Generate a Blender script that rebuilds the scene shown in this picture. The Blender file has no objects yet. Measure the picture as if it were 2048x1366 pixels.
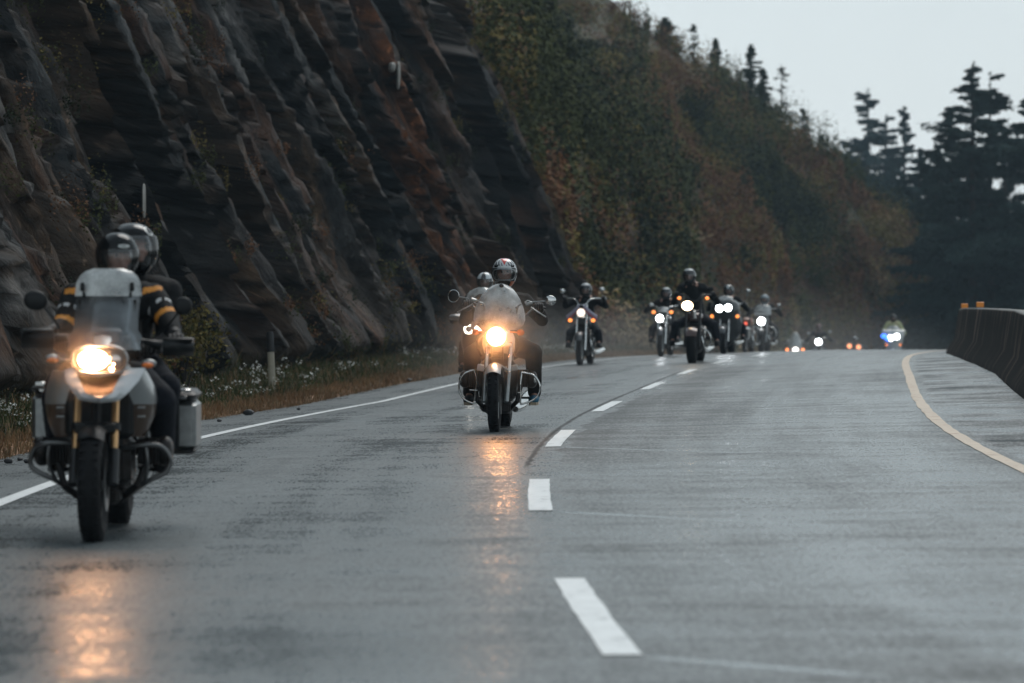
import bpy, math, random
import numpy as np
from mathutils import Vector, Matrix
R = math.radians
random.seed(7)
scene = bpy.context.scene
COL = scene.collection

# ------------------------------------------------------------------ camera, world, sun, exposure
FPX, HOR, CAMH = 7497.0, 554.5, 1.385
cam_d = bpy.data.cameras.new('camera'); cam = bpy.data.objects.new('camera', cam_d); COL.objects.link(cam)
cam_d.sensor_width = 36.0; cam_d.lens = 36.0 * FPX / 2048.0
cam_d.clip_start = 0.1; cam_d.clip_end = 6000
cam.location = (0, 0, CAMH)
cam.rotation_euler = (R(90) - math.atan((683 - HOR) / FPX), 0, 0)
cam_d.dof.use_dof = True; cam_d.dof.focus_distance = 35.6; cam_d.dof.aperture_fstop = 3.1
scene.camera = cam

SUN_EL, SUN_ROT = R(52), R(20)
world = bpy.data.worlds.new("World"); scene.world = world; world.use_nodes = True
wn = world.node_tree.nodes; wl = world.node_tree.links; wn.clear()
w_out = wn.new('ShaderNodeOutputWorld'); w_bg = wn.new('ShaderNodeBackground')
w_sky = wn.new('ShaderNodeTexSky'); w_sky.sky_type = 'NISHITA'; w_sky.sun_disc = False
w_sky.sun_elevation = SUN_EL; w_sky.sun_rotation = SUN_ROT; w_sky.air_density = 1.0; w_sky.dust_density = 3.0
w_tc = wn.new('ShaderNodeTexCoord'); w_sep = wn.new('ShaderNodeSeparateXYZ')
w_ramp = wn.new('ShaderNodeValToRGB')
w_ramp.color_ramp.elements[0].position = 0.0; w_ramp.color_ramp.elements[0].color = (8.3, 9.1, 9.35, 1)
w_ramp.color_ramp.elements[1].position = 0.9; w_ramp.color_ramp.elements[1].color = (3.2, 4.0, 4.5, 1)
w_e = w_ramp.color_ramp.elements.new(0.22); w_e.color = (6.0, 6.9, 7.3, 1)
w_noise = wn.new('ShaderNodeTexNoise'); w_noise.inputs['Scale'].default_value = 5.0; w_noise.inputs['Detail'].default_value = 4.0
w_nm = wn.new('ShaderNodeMapRange'); w_nm.inputs['To Min'].default_value = 0.80; w_nm.inputs['To Max'].default_value = 1.2
w_mul = wn.new('ShaderNodeMix'); w_mul.data_type = 'RGBA'; w_mul.blend_type = 'MULTIPLY'; w_mul.inputs[0].default_value = 1.0
w_mix = wn.new('ShaderNodeMix'); w_mix.data_type = 'RGBA'; w_mix.inputs[0].default_value = 0.93
wl.new(w_tc.outputs['Generated'], w_sep.inputs[0]); wl.new(w_sep.outputs['Z'], w_ramp.inputs[0])
wl.new(w_tc.outputs['Generated'], w_noise.inputs['Vector']); wl.new(w_noise.outputs[0], w_nm.inputs[0])
wl.new(w_ramp.outputs[0], w_mul.inputs[6]); wl.new(w_nm.outputs[0], w_mul.inputs[7])
wl.new(w_sky.outputs[0], w_mix.inputs[6]); wl.new(w_mul.outputs[2], w_mix.inputs[7])
wl.new(w_mix.outputs[2], w_bg.inputs['Color']); w_bg.inputs['Strength'].default_value = 0.1
wl.new(w_bg.outputs[0], w_out.inputs['Surface'])

sun_d = bpy.data.lights.new('sun', 'SUN'); sun = bpy.data.objects.new('sun', sun_d); COL.objects.link(sun)
sun_d.energy = 1.5; sun_d.angle = R(35); sun_d.color = (1.0, 0.97, 0.93)
sun.rotation_euler = (R(90) - SUN_EL, 0, R(180) - SUN_ROT)

scene.view_settings.view_transform = 'Standard'; scene.view_settings.look = 'None'
scene.view_settings.exposure = 0.0; scene.view_settings.gamma = 1.0
scene.render.engine = 'CYCLES'
cy = scene.cycles
cy.use_denoising = True; cy.max_bounces = 8; cy.transparent_max_bounces = 24; cy.volume_bounces = 1
cy.sample_clamp_indirect = 3.0; cy.sample_clamp_direct = 0.0
cy.caustics_reflective = False; cy.caustics_refractive = False
cy.use_adaptive_sampling = True; cy.adaptive_threshold = 0.02

# ------------------------------------------------------------------ numpy noise
def _h(ix, iy, iz, seed):
    n = (ix.astype(np.int64) * 374761393 + iy.astype(np.int64) * 668265263 + iz.astype(np.int64) * 2147483647 + seed * 974634777) & 0xffffffff
    n = ((n ^ (n >> 13)) * 1274126177) & 0xffffffff
    n = ((n ^ (n >> 16)) * 2246822519) & 0xffffffff
    return ((n ^ (n >> 15)) & 0xffffff) / float(0xffffff)
def vn(x, y, z=0.0, seed=1):
    x, y, z = np.broadcast_arrays(np.asarray(x, float), np.asarray(y, float), np.asarray(z, float))
    xi, yi, zi = np.floor(x), np.floor(y), np.floor(z)
    fx, fy, fz = x - xi, y - yi, z - zi
    fx = fx * fx * (3 - 2 * fx); fy = fy * fy * (3 - 2 * fy); fz = fz * fz * (3 - 2 * fz)
    r = 0
    for a in (0, 1):
        for b in (0, 1):
            for c in (0, 1):
                w = (fx if a else 1 - fx) * (fy if b else 1 - fy) * (fz if c else 1 - fz)
                r = r + w * _h(xi + a, yi + b, zi + c, seed)
    return r
def fbm(x, y, z=0.0, seed=1, oct=4, gain=0.5):
    r, a, t = 0, 1.0, 0.0
    for o in range(oct):
        r = r + a * vn(np.asarray(x) * 2 ** o, np.asarray(y) * 2 ** o, np.asarray(z) * 2 ** o, seed + o * 17); t += a; a *= gain
    return r / t
def cells(x, y, seed=1):
    """jittered cells: a flat, tilted plate per cell (fractured slabs); returns height and distance to the edge"""
    x = np.asarray(x, float); y = np.asarray(y, float); xi = np.floor(x); yi = np.floor(y); d1 = np.full(x.shape, 9e9); d2 = d1.copy(); h = np.zeros(x.shape)
    for a in (-1, 0, 1):
        for b in (-1, 0, 1):
            cx, cy = xi + a, yi + b; jx = cx + _h(cx, cy, cx * 0, seed); jy = cy + _h(cx, cy, cx * 0, seed + 5)
            d = (x - jx) ** 2 + (y - jy) ** 2; hh = _h(cx, cy, cx * 0, seed + 9) - .5 + (x - jx) * (_h(cx, cy, cx * 0, seed + 11) - .5) * .9 + (y - jy) * (_h(cx, cy, cx * 0, seed + 13) - .5) * .6
            m = d < d1; d2 = np.where(m, d1, np.minimum(d2, d)); h = np.where(m, hh, h); d1 = np.where(m, d, d1)
    return h, np.sqrt(d2) - np.sqrt(d1)
def sstep(a, b, x):
    t = np.clip((np.asarray(x, float) - a) / (b - a), 0, 1); return t * t * (3 - 2 * t)

# ------------------------------------------------------------------ road frame (stations s along the centre dashes, offsets n to the right)
_ks = [0, 20, 35, 50, 70, 90, 120, 142, 152, 232, 244, 330]
_kc = [3.502, 5.083, 5.259, -.358, 4.213, -.484, -1.888, -2.0, 3.4, 3.4, -9.0, -9.0]
_kg = [.064, .955, -1.381, .027, -2.251, -6.601, -7.249, -6.8, 0, 0, 0, 0]
_kb = [.407, .465, 2.108, 4.811, 3.994, 3.571, 2.8, 2.6, 2.4, 2.0, 2.0, 2.0]
_ds = 0.5; _S = np.arange(0, 330, _ds)
_TH = -.104 + np.concatenate([[0], np.cumsum(np.interp(_S, _ks, _kc) * 1e-3)[:-1] * _ds])
_X = 1.511 + np.concatenate([[0], np.cumsum(np.sin(_TH))[:-1] * _ds])
_Y = np.concatenate([[0], np.cumsum(np.cos(_TH))[:-1] * _ds])
_GR = -.00277 + np.concatenate([[0], np.cumsum(np.interp(_S, _ks, _kg) * 1e-4)[:-1] * _ds])
_Z = np.concatenate([[0], np.cumsum(_GR)[:-1] * _ds])
_B = np.interp(_S, _ks, _kb) * 1e-2
LW = 3.516                      # lane width
def rd(s, n=0.0):
    """world x, y, z and heading of the road surface at station s, offset n (s < 0 runs straight on)"""
    s = np.asarray(s, float); n = np.asarray(n, float); e = np.minimum(s, 0)
    t = np.interp(s, _S, _TH); b = np.interp(s, _S, _B)
    x = np.interp(s, _S, _X) + e * np.sin(t) + n * np.cos(t)
    y = np.interp(s, _S, _Y) + e * np.cos(t) - n * np.sin(t)
    z = np.interp(s, _S, _Z) + n * b - .030 * np.maximum(n, 0) * np.clip((s - 68) / 22, 0, 1)
    return x, y, z, t

# ------------------------------------------------------------------ materials
def mat(name, col=(0.5, 0.5, 0.5), rough=0.5, metal=0.0, var=0.12, vscale=12.0, bump=0.0, bscale=60.0, emit=None, estr=0.0, coat=0.0, spec=0.5, alpha=1.0):
    m = bpy.data.materials.new(name); m.use_nodes = True
    nt = m.node_tree; N = nt.nodes; L = nt.links
    p = N['Principled BSDF']
    p.inputs['Roughness'].default_value = rough; p.inputs['Metallic'].default_value = metal
    p.inputs['Specular IOR Level'].default_value = spec; p.inputs['Coat Weight'].default_value = coat
    c = (*col, 1)
    tc = N.new('ShaderNodeTexCoord')
    if var > 0:
        nz = N.new('ShaderNodeTexNoise'); nz.inputs['Scale'].default_value = vscale; nz.inputs['Detail'].default_value = 5
        L.new(tc.outputs['Object'], nz.inputs['Vector'])
        mr = N.new('ShaderNodeMapRange'); mr.inputs['From Min'].default_value = .25; mr.inputs['From Max'].default_value = .75
        mr.inputs['To Min'].default_value = 1 - var; mr.inputs['To Max'].default_value = 1 + var
        L.new(nz.outputs[0], mr.inputs[0])
        mx = N.new('ShaderNodeMix'); mx.data_type = 'RGBA'; mx.blend_type = 'MULTIPLY'; mx.inputs[0].default_value = 1
        mx.inputs[6].default_value = c; L.new(mr.outputs[0], mx.inputs[7]); L.new(mx.outputs[2], p.inputs['Base Color'])
    else: p.inputs['Base Color'].default_value = c
    if bump > 0:
        nb = N.new('ShaderNodeTexNoise'); nb.inputs['Scale'].default_value = bscale; nb.inputs['Detail'].default_value = 4
        L.new(tc.outputs['Object'], nb.inputs['Vector'])
        bp = N.new('ShaderNodeBump'); bp.inputs['Strength'].default_value = bump; bp.inputs['Distance'].default_value = 0.01
        L.new(nb.outputs[0], bp.inputs['Height']); L.new(bp.outputs[0], p.inputs['Normal'])
    if emit:
        p.inputs['Emission Color'].default_value = (*emit, 1); p.inputs['Emission Strength'].default_value = estr
    return m
def glassmat(name, tint=(0.8, 0.83, 0.85), milk=0.25, mcol=(0.4, 0.42, 0.44), rough=0.12, drops=0.35):
    """clear wet perspex: see-through, with a film of water and dirt and a gloss"""
    m = bpy.data.materials.new(name); m.use_nodes = True; N = m.node_tree.nodes; L = m.node_tree.links; N.clear()
    o = N.new('ShaderNodeOutputMaterial'); tr = N.new('ShaderNodeBsdfTransparent'); tr.inputs[0].default_value = (*tint, 1)
    df = N.new('ShaderNodeBsdfPrincipled'); df.inputs['Base Color'].default_value = (*mcol, 1); df.inputs['Roughness'].default_value = 0.4
    gl = N.new('ShaderNodeBsdfGlossy'); gl.inputs['Roughness'].default_value = rough
    fr = N.new('ShaderNodeFresnel'); fr.inputs[0].default_value = 1.5
    tc = N.new('ShaderNodeTexCoord'); vo = N.new('ShaderNodeTexVoronoi'); vo.inputs['Scale'].default_value = 90
    nz = N.new('ShaderNodeTexNoise'); nz.inputs['Scale'].default_value = 9; nz.inputs['Detail'].default_value = 6
    L.new(tc.outputs['Object'], vo.inputs['Vector']); L.new(tc.outputs['Object'], nz.inputs['Vector'])
    mr = N.new('ShaderNodeMapRange'); mr.inputs['From Min'].default_value = .3; mr.inputs['From Max'].default_value = .7
    mr.inputs['To Min'].default_value = milk * .45; mr.inputs['To Max'].default_value = milk * 1.6; L.new(nz.outputs[0], mr.inputs[0])
    dr = N.new('ShaderNodeMapRange'); dr.inputs['From Min'].default_value = .15; dr.inputs['From Max'].default_value = .4
    dr.inputs['To Min'].default_value = drops; dr.inputs['To Max'].default_value = 0; L.new(vo.outputs[0], dr.inputs[0])
    ad = N.new('ShaderNodeMath'); ad.use_clamp = True; L.new(mr.outputs[0], ad.inputs[0]); L.new(dr.outputs[0], ad.inputs[1])
    m1 = N.new('ShaderNodeMixShader'); m2 = N.new('ShaderNodeMixShader')
    L.new(ad.outputs[0], m1.inputs[0]); L.new(tr.outputs[0], m1.inputs[1]); L.new(df.outputs[0], m1.inputs[2])
    L.new(fr.outputs[0], m2.inputs[0]); L.new(m1.outputs[0], m2.inputs[1]); L.new(gl.outputs[0], m2.inputs[2])
    L.new(m2.outputs[0], o.inputs['Surface']); return m

# ------------------------------------------------------------------ mesh helpers
def tag(o, label=None, cat=None, group=None, kind=None):
    if label: o['label'] = label
    if cat: o['category'] = cat
    if group: o['group'] = group
    if kind: o['kind'] = kind
    return o
def link(o, parent=None):
    COL.objects.link(o)
    if parent is not None: o.parent = parent
    return o
def empty(name, loc, rz=0.0):
    o = bpy.data.objects.new(name, None); o.empty_display_size = .2; COL.objects.link(o)
    o.location = loc; o.rotation_euler = (0, 0, rz); return o
def np_mesh(name, V, F, mats, mi=None, parent=None, smooth=True, uv=None, col=None):
    me = bpy.data.meshes.new(name)
    V = np.asarray(V, np.float32).reshape(-1, 3); F = np.asarray(F, np.int32); k = F.shape[1]
    me.vertices.add(len(V)); me.vertices.foreach_set('co', V.ravel())
    me.loops.add(F.size); me.loops.foreach_set('vertex_index', F.ravel())
    me.polygons.add(len(F)); me.polygons.foreach_set('loop_start', np.arange(0, F.size, k, dtype=np.int32))
    me.polygons.foreach_set('loop_total', np.full(len(F), k, np.int32))
    if mi is not None: me.polygons.foreach_set('material_index', np.asarray(mi, np.int32))
    me.update(calc_edges=True); me.validate()
    if smooth: me.polygons.foreach_set('use_smooth', np.ones(len(me.polygons), bool))
    if uv is not None:
        u = me.uv_layers.new(name='UVMap'); li = np.empty(len(me.loops), np.int32); me.loops.foreach_get('vertex_index', li)
        u.data.foreach_set('uv', np.asarray(uv, np.float32)[li].ravel())
    if col is not None:
        a = me.color_attributes.new('Col', 'FLOAT_COLOR', 'POINT')
        a.data.foreach_set('color', np.concatenate([col, np.ones((len(V), 1))], 1).astype(np.float32).ravel())
    for m in (mats if isinstance(mats, (list, tuple)) else [mats]): me.materials.append(m)
    o = bpy.data.objects.new(name, me); link(o, parent); return o
def grid_faces(a, b):
    i = np.arange(a - 1)[:, None] * b + np.arange(b - 1)[None, :]
    return np.stack([i, i + 1, i + b + 1, i + b], -1).reshape(-1, 4)

class MB:
    """collects shapes; build() links them as ONE mesh object"""
    def __init__(s): s.v = []; s.f = []; s.m = []; s.mi = 0
    def add(s, vs, fs):
        o = len(s.v); s.v += [tuple(v) for v in vs]; s.f += [tuple(i + o for i in f) for f in fs]; s.m += [s.mi] * len(fs); return s
    def rings(s, rings, cap=True, closed=True):
        n = len(rings[0]); vs = [p for r in rings for p in r]; fs = []
        for a in range(len(rings) - 1):
            for b in range(n if closed else n - 1):
                c = (b + 1) % n
                fs.append((a * n + b, a * n + c, (a + 1) * n + c, (a + 1) * n + b))
        if cap and closed:
            fs.append(tuple(range(n))[::-1]); fs.append(tuple((len(rings) - 1) * n + i for i in range(n)))
        return s.add(vs, fs)
    def tube(s, pts, rad, seg=10, cap=True, flat=1.0):
        pts = [Vector(p) for p in pts]; n = len(pts); rad = rad if isinstance(rad, (list, tuple)) else [rad] * n
        T = [(pts[min(i + 1, n - 1)] - pts[max(i - 1, 0)]).normalized() for i in range(n)]
        up = Vector((0, 0, 1)) if abs(T[0].z) < .9 else Vector((1, 0, 0)); nx = T[0].cross(up).normalized(); rs = []
        for i in range(n):
            nx = (nx - T[i] * nx.dot(T[i])).normalized(); ny = T[i].cross(nx)
            rs.append([pts[i] + (nx * math.cos(a) + ny * math.sin(a) * flat) * rad[i] for a in [2 * math.pi * k / seg for k in range(seg)]])
        return s.rings(rs, cap)
    def curve(s, pts, rad, seg=10, sub=6, flat=1.0):
        """smooth tube through the points (Catmull-Rom)"""
        P = [Vector(p) for p in pts]; n = len(P); rad = rad if isinstance(rad, (list, tuple)) else [rad] * n; out = []; rr = []
        for i in range(n - 1):
            a, b, c, d = P[max(i - 1, 0)], P[i], P[i + 1], P[min(i + 2, n - 1)]
            for k in range(sub):
                t = k / sub
                out.append(.5 * ((2 * b) + (c - a) * t + (2 * a - 5 * b + 4 * c - d) * t * t + (3 * b - a - 3 * c + d) * t ** 3)); rr.append(rad[i] * (1 - t) + rad[i + 1] * t)
        out.append(P[-1]); rr.append(rad[-1]); return s.tube(out, rr, seg, True, flat)
    def lathe(s, prof, c=(0, 0, 0), axis='x', seg=32, close=False):
        """prof: (distance along axis, radius)"""
        rs = []; c = Vector(c)
        for (d, r) in prof:
            ring = []
            for k in range(seg):
                a = 2 * math.pi * k / seg; u, v = r * math.cos(a), r * math.sin(a)
                ring.append(c + {'x': Vector((d, u, v)), 'y': Vector((v, d, u)), 'z': Vector((u, v, d))}[axis])
            rs.append(ring)
        if close: rs.append(rs[0])
        return s.rings(rs, cap=not close)
    def ell(s, c, r, seg=20, rings=12, rot=None, p=1.0):
        c = Vector(c); rs = []
        sg = lambda v: math.copysign(abs(v) ** p, v)
        for i in range(rings + 1):
            ph = -math.pi / 2 + math.pi * i / rings; ph = max(min(ph, math.pi / 2 - .02), -math.pi / 2 + .02); ring = []
            for k in range(seg):
                a = 2 * math.pi * k / seg
                v = Vector((r[0] * sg(math.cos(ph)) * sg(math.cos(a)), r[1] * sg(math.cos(ph)) * sg(math.sin(a)), r[2] * sg(math.sin(ph))))
                if rot: v = rot @ v
                ring.append(c + v)
            rs.append(ring)
        return s.rings(rs)
    def cap(s, a, b, ra, rb, seg=14):
        """tapered capsule"""
        a, b = Vector(a), Vector(b); d = b - a; L = d.length or 1e-4; t = d / L; n = 5; pts = []; rr = []
        for k in range(n): q = math.pi / 2 * k / n; pts.append(a - t * ra * math.cos(q)); rr.append(max(ra * math.sin(q), .001))
        for k in range(5): pts.append(a + d * k / 4); rr.append(ra + (rb - ra) * k / 4)
        for k in range(1, n + 1): q = math.pi / 2 * k / n; pts.append(b + t * rb * math.sin(q)); rr.append(max(rb * math.cos(q), .001))
        return s.tube(pts, rr, seg)
    def box(s, c, h, rot=None, bev=0.0):
        c = Vector(c); hx, hy, hz = h
        if bev > 0:
            b = min(bev, hx * .9, hy * .9, hz * .9); rs = []
            for z, k in ((-hz, 1), (-hz + b, 0), (hz - b, 0), (hz, 1)):
                x, y = hx - b * k, hy - b * k; q = b * .8
                rs.append([c + (rot @ Vector(p) if rot else Vector(p)) for p in ((x - q, -y, z), (x, -y + q, z), (x, y - q, z), (x - q, y, z), (-x + q, y, z), (-x, y - q, z), (-x, -y + q, z), (-x + q, -y, z))])
            return s.rings(rs)
        vs = [Vector((x * hx, y * hy, z * hz)) for z in (-1, 1) for x, y in ((-1, -1), (1, -1), (1, 1), (-1, 1))]
        if rot: vs = [rot @ v for v in vs]
        return s.add([c + v for v in vs], [(3, 2, 1, 0), (4, 5, 6, 7), (0, 1, 5, 4), (1, 2, 6, 5), (2, 3, 7, 6), (3, 0, 4, 7)])
    def sheet(s, rows, th=0.004, nrm=None):
        """a thin curved panel with thickness from a grid of points"""
        G = [[Vector(p) for p in r] for r in rows]; a, b = len(G), len(G[0]); back = []
        for i in range(a):
            for j in range(b):
                du = G[i][min(j + 1, b - 1)] - G[i][max(j - 1, 0)]; dv = G[min(i + 1, a - 1)][j] - G[max(i - 1, 0)][j]
                n = du.cross(dv); n = n.normalized() if n.length > 1e-9 else Vector((0, 1, 0)); back.append(G[i][j] - n * th)
        vs = [p for r in G for p in r] + back; o = a * b; fs = []
        for i in range(a - 1):
            for j in range(b - 1):
                q = (i * b + j, i * b + j + 1, (i + 1) * b + j + 1, (i + 1) * b + j); fs.append(q); fs.append(tuple(o + k for k in q[::-1]))
        edge = [j for j in range(b)] + [i * b + b - 1 for i in range(1, a)] + [(a - 1) * b + j for j in range(b - 2, -1, -1)] + [i * b for i in range(a - 2, 0, -1)]
        for k in range(len(edge)):
            p, q = edge[k], edge[(k + 1) % len(edge)]; fs.append((q, p, p + o, q + o))
        return s.add(vs, fs)
    def mirror(s):
        n = len(s.v); s.v += [(-x, y, z) for x, y, z in s.v]; s.f += [tuple(i + n for i in f[::-1]) for f in s.f]; s.m += s.m; return s
    def build(s, name, mats, parent=None, smooth=True, angle=40):
        me = bpy.data.meshes.new(name); me.from_pydata(s.v, [], s.f)
        for m in (mats if isinstance(mats, (list, tuple)) else [mats]): me.materials.append(m)
        me.polygons.foreach_set('material_index', s.m); me.validate(); me.update()
        if smooth:
            me.polygons.foreach_set('use_smooth', [True] * len(me.polygons)); me.set_sharp_from_angle(angle=R(angle))
        o = bpy.data.objects.new(name, me); return link(o, parent)
    def remesh(s, name, mats, parent=None, voxel=0.012, smooth=4, pick=None, wrinkle=0.0, wscale=9.0, seed=1):
        """fuses everything collected into ONE continuous skin"""
        me = bpy.data.meshes.new('tmp'); me.from_pydata(s.v, [], s.f); me.update()
        o = bpy.data.objects.new('tmp', me); COL.objects.link(o)
        r = o.modifiers.new('r', 'REMESH'); r.mode = 'VOXEL'; r.voxel_size = voxel; r.adaptivity = 0
        if smooth: q = o.modifiers.new('s', 'SMOOTH'); q.factor = .5; q.iterations = smooth
        dg = bpy.context.evaluated_depsgraph_get(); dg.update()
        nm = bpy.data.meshes.new_from_object(o.evaluated_get(dg)); bpy.data.objects.remove(o); bpy.data.meshes.remove(me)
        nm.name = name
        n = len(nm.vertices); co = np.empty(n * 3, np.float32); nm.vertices.foreach_get('co', co); co = co.reshape(-1, 3)
        if wrinkle > 0:
            nr = np.empty(n * 3, np.float32); nm.vertex_normals.foreach_get('vector', nr); nr = nr.reshape(-1, 3)
            w = np.abs(fbm(co[:, 0] * wscale, co[:, 1] * wscale, co[:, 2] * wscale * 2.0, seed, 3) - .5) * 2
            co = co + nr * ((.35 - w) * wrinkle)[:, None]; nm.vertices.foreach_set('co', co.ravel())
        nm.materials.clear()
        for m in (mats if isinstance(mats, (list, tuple)) else [mats]): nm.materials.append(m)
        if pick:
            nm.polygons.foreach_set('material_index', [pick(p.center) for p in nm.polygons])
        nm.polygons.foreach_set('use_smooth', [True] * len(nm.polygons)); nm.update()
        o = bpy.data.objects.new(name, nm); return link(o, parent)
# ------------------------------------------------------------------ road
def nodes(m): return m.node_tree.nodes, m.node_tree.links
def road_mat():
    m = bpy.data.materials.new('wet asphalt'); m.use_nodes = True; N, L = nodes(m); p = N['Principled BSDF']
    uv = N.new('ShaderNodeUVMap'); uv.uv_map = 'UVMap'; sp = N.new('ShaderNodeSeparateXYZ'); L.new(uv.outputs[0], sp.inputs[0])
    S, Nn = sp.outputs[0], sp.outputs[1]
    def mth(op, a, b=None, c=None, clamp=False):
        n = N.new('ShaderNodeMath'); n.operation = op; n.use_clamp = clamp
        for i, v in enumerate((a, b, c)):
            if v is None: continue
            if isinstance(v, (int, float)): n.inputs[i].default_value = v
            else: L.new(v, n.inputs[i])
        return n.outputs[0]
    def noise(sx, sy, detail=5, seed=0.0, rough=.55):
        mp = N.new('ShaderNodeMapping'); mp.inputs['Scale'].default_value = (sx, sy, 1); mp.inputs['Location'].default_value = (seed, seed * 1.7, seed); L.new(uv.outputs[0], mp.inputs[0])
        nz = N.new('ShaderNodeTexNoise'); nz.inputs['Scale'].default_value = 1; nz.inputs['Detail'].default_value = detail; nz.inputs['Roughness'].default_value = rough
        L.new(mp.outputs[0], nz.inputs['Vector']); return nz.outputs[0]
    def band(v, a, b, w):
        return mth('MULTIPLY', mth('DIVIDE', mth('SUBTRACT', v, a), w, clamp=True), mth('DIVIDE', mth('SUBTRACT', b, v), w, clamp=True), clamp=True)
    big = noise(.5, .35, 5, 3.1); mid = noise(2.2, 1.1, 6, 8.2); wob = noise(.9, .6, 3, 5.5); fine = noise(9, 38, 3, 1.3, .7); grn2 = noise(20, 70, 2, 15.3, .7)
    # broad mottling, worn wheel tracks
    v = mth('MULTIPLY_ADD', big, .70, .62); v = mth('MULTIPLY', v, mth('MULTIPLY_ADD', mid, .5, .75))
    v = mth('MULTIPLY', v, mth('MULTIPLY_ADD', fine, 1.3, .35))
    nw = mth('ADD', Nn, mth('MULTIPLY_ADD', wob, .5, -.25))
    # darker newer strip of asphalt along the dashes, with a seam
    strip = mth('MULTIPLY', mth('MULTIPLY', band(nw, .10, 9, .05), mth('DIVIDE', mth('SUBTRACT', 1.9, nw), 1.1, clamp=True)), band(S, 27.5, 66, 3.0))
    v = mth('MULTIPLY', v, mth('MULTIPLY_ADD', strip, -.30, 1))
    near = mth('MULTIPLY', band(nw, .35, 1.6, .5), band(S, 11.5, 16.6, .5)); v = mth('MULTIPLY', v, mth('MULTIPLY_ADD', near, -.22, 1))
    seam = mth('MULTIPLY', band(mth('ADD', Nn, mth('MULTIPLY', mid, .06)), -.13, -.05, .03), band(S, 28, 62, 1)); v = mth('MULTIPLY', v, mth('MULTIPLY_ADD', seam, -.75, 1))
    crack = mth('MULTIPLY', band(mth('ADD', Nn, mth('MULTIPLY', noise(.8, .3, 6, 9.9), 1.3)), 4.32, 4.36, .02), band(S, 30, 60, 1)); v = mth('MULTIPLY', v, mth('MULTIPLY_ADD', crack, -.8, 1))
    # pale transverse streaks dragged from the lower end of each dash
    ph = mth('FRACT', mth('DIVIDE', mth('SUBTRACT', mth('SUBTRACT', S, 14.02 - 9), mth('MULTIPLY', Nn, -1.0)), 9.0))
    st = mth('MULTIPLY', band(ph, .0, .026, .010), mth('MULTIPLY', band(Nn, .08, 9, .05), mth('DIVIDE', mth('SUBTRACT', 1.9, Nn), 1.4, clamp=True))); st = mth('MULTIPLY', st, band(S, 12, 36, 2)); st = mth('MULTIPLY', st, noise(.6, 1.0, 3, 6))
    v = mth('MULTIPLY', v, mth('MULTIPLY_ADD', st, 3.2, 1))
    col = N.new('ShaderNodeMix'); col.data_type = 'RGBA'; col.blend_type = 'MULTIPLY'; col.inputs[0].default_value = 1
    col.inputs[6].default_value = (.092, .108, .114, 1); L.new(v, col.inputs[7]); L.new(col.outputs[2], p.inputs['Base Color'])
    spl = mth('MULTIPLY', mth('MULTIPLY_ADD', mth('SUBTRACT', fine, .5), 1.7, 1.0), mth('MULTIPLY_ADD', mth('SUBTRACT', grn2, .5), 1.5, 1.0)); spl = mth('MULTIPLY', spl, mth('MULTIPLY_ADD', strip, -.30, 1)); spl = mth('MULTIPLY', spl, mth('MULTIPLY_ADD', near, -.2, 1)); spl = mth('MULTIPLY', spl, mth('MULTIPLY_ADD', seam, -.7, 1)); spl = mth('MULTIPLY', spl, mth('MULTIPLY_ADD', mth('SUBTRACT', mid, .5), 1.7, 1)); spl = mth('MULTIPLY', spl, mth('MULTIPLY_ADD', st, 1.2, 1))
    lng = noise(.06, 1.4, 4, 7.7); spl = mth('MULTIPLY', spl, mth('MULTIPLY_ADD', mth('SUBTRACT', lng, .5), 2.0, 1))
    # shoulder beyond the yellow line: ribbed crosswise, darker wet patches
    sh = band(Nn, LW + .12, 9, .08)
    rib = N.new('ShaderNodeTexWave'); rib.wave_type = 'BANDS'; rib.bands_direction = 'X'; rib.inputs['Scale'].default_value = .8; rib.inputs['Distortion'].default_value = 1.5; rib.inputs['Detail'].default_value = 3
    L.new(uv.outputs[0], rib.inputs['Vector'])
    wet = noise(.55, .35, 5, 12.3)
    r = mth('MULTIPLY_ADD', wet, -.42, .50); r = mth('ADD', r, mth('MULTIPLY', mid, .10)); r = mth('ADD', r, mth('MULTIPLY', strip, .05))
    r = mth('ADD', r, mth('MULTIPLY', mth('SUBTRACT', 1.0, spl), .42))
    shp = mth('MULTIPLY', sh, mth('MULTIPLY_ADD', noise(.9, .8, 4, 4.4), 2.0, -.92)); r = mth('ADD', r, shp, clamp=True)
    r = mth('MAXIMUM', r, .16); L.new(r, p.inputs['Roughness']); L.new(mth('MULTIPLY', spl, .62, clamp=True), p.inputs['Specular IOR Level'])
    hgt = mth('ADD', mth('MULTIPLY', fine, .35), mth('MULTIPLY', mth('MULTIPLY', rib.outputs[0], sh), .9))
    gr = noise(140, 140, 1, 2.2); hgt = mth('ADD', hgt, mth('MULTIPLY', gr, .45))
    bp = N.new('ShaderNodeBump'); bp.inputs['Strength'].default_value = .30; bp.inputs['Distance'].default_value = .006; L.new(hgt, bp.inputs['Height']); L.new(bp.outputs[0], p.inputs['Normal'])
    return m
def road_strip(name, m, s0, s1, n0, n1, ds=1.0, dn=1.2, dz=0.0, kind='structure', edge=0.0, seed=3):
    s = np.linspace(s0, s1, max(2, int(round((s1 - s0) / ds)) + 1)); n = np.linspace(n0, n1, max(2, int(round((n1 - n0) / dn)) + 1))
    SS, NN = np.meshgrid(s, n, indexing='ij')
    if edge > 0:
        NN = NN.copy(); NN[:, 0] += edge * (vn(s * 5, seed) - .5) * 2; NN[:, -1] += edge * (vn(s * 5, seed + 9) - .5) * 2
    x, y, z, _ = rd(SS, NN)
    o = np_mesh(name, np.stack([x, y, z + dz], -1), grid_faces(len(s), len(n))[:, ::-1], m, uv=np.stack([SS, NN], -1).reshape(-1, 2))
    tag(o, kind=kind); return o
RW = LW + 1.25
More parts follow.
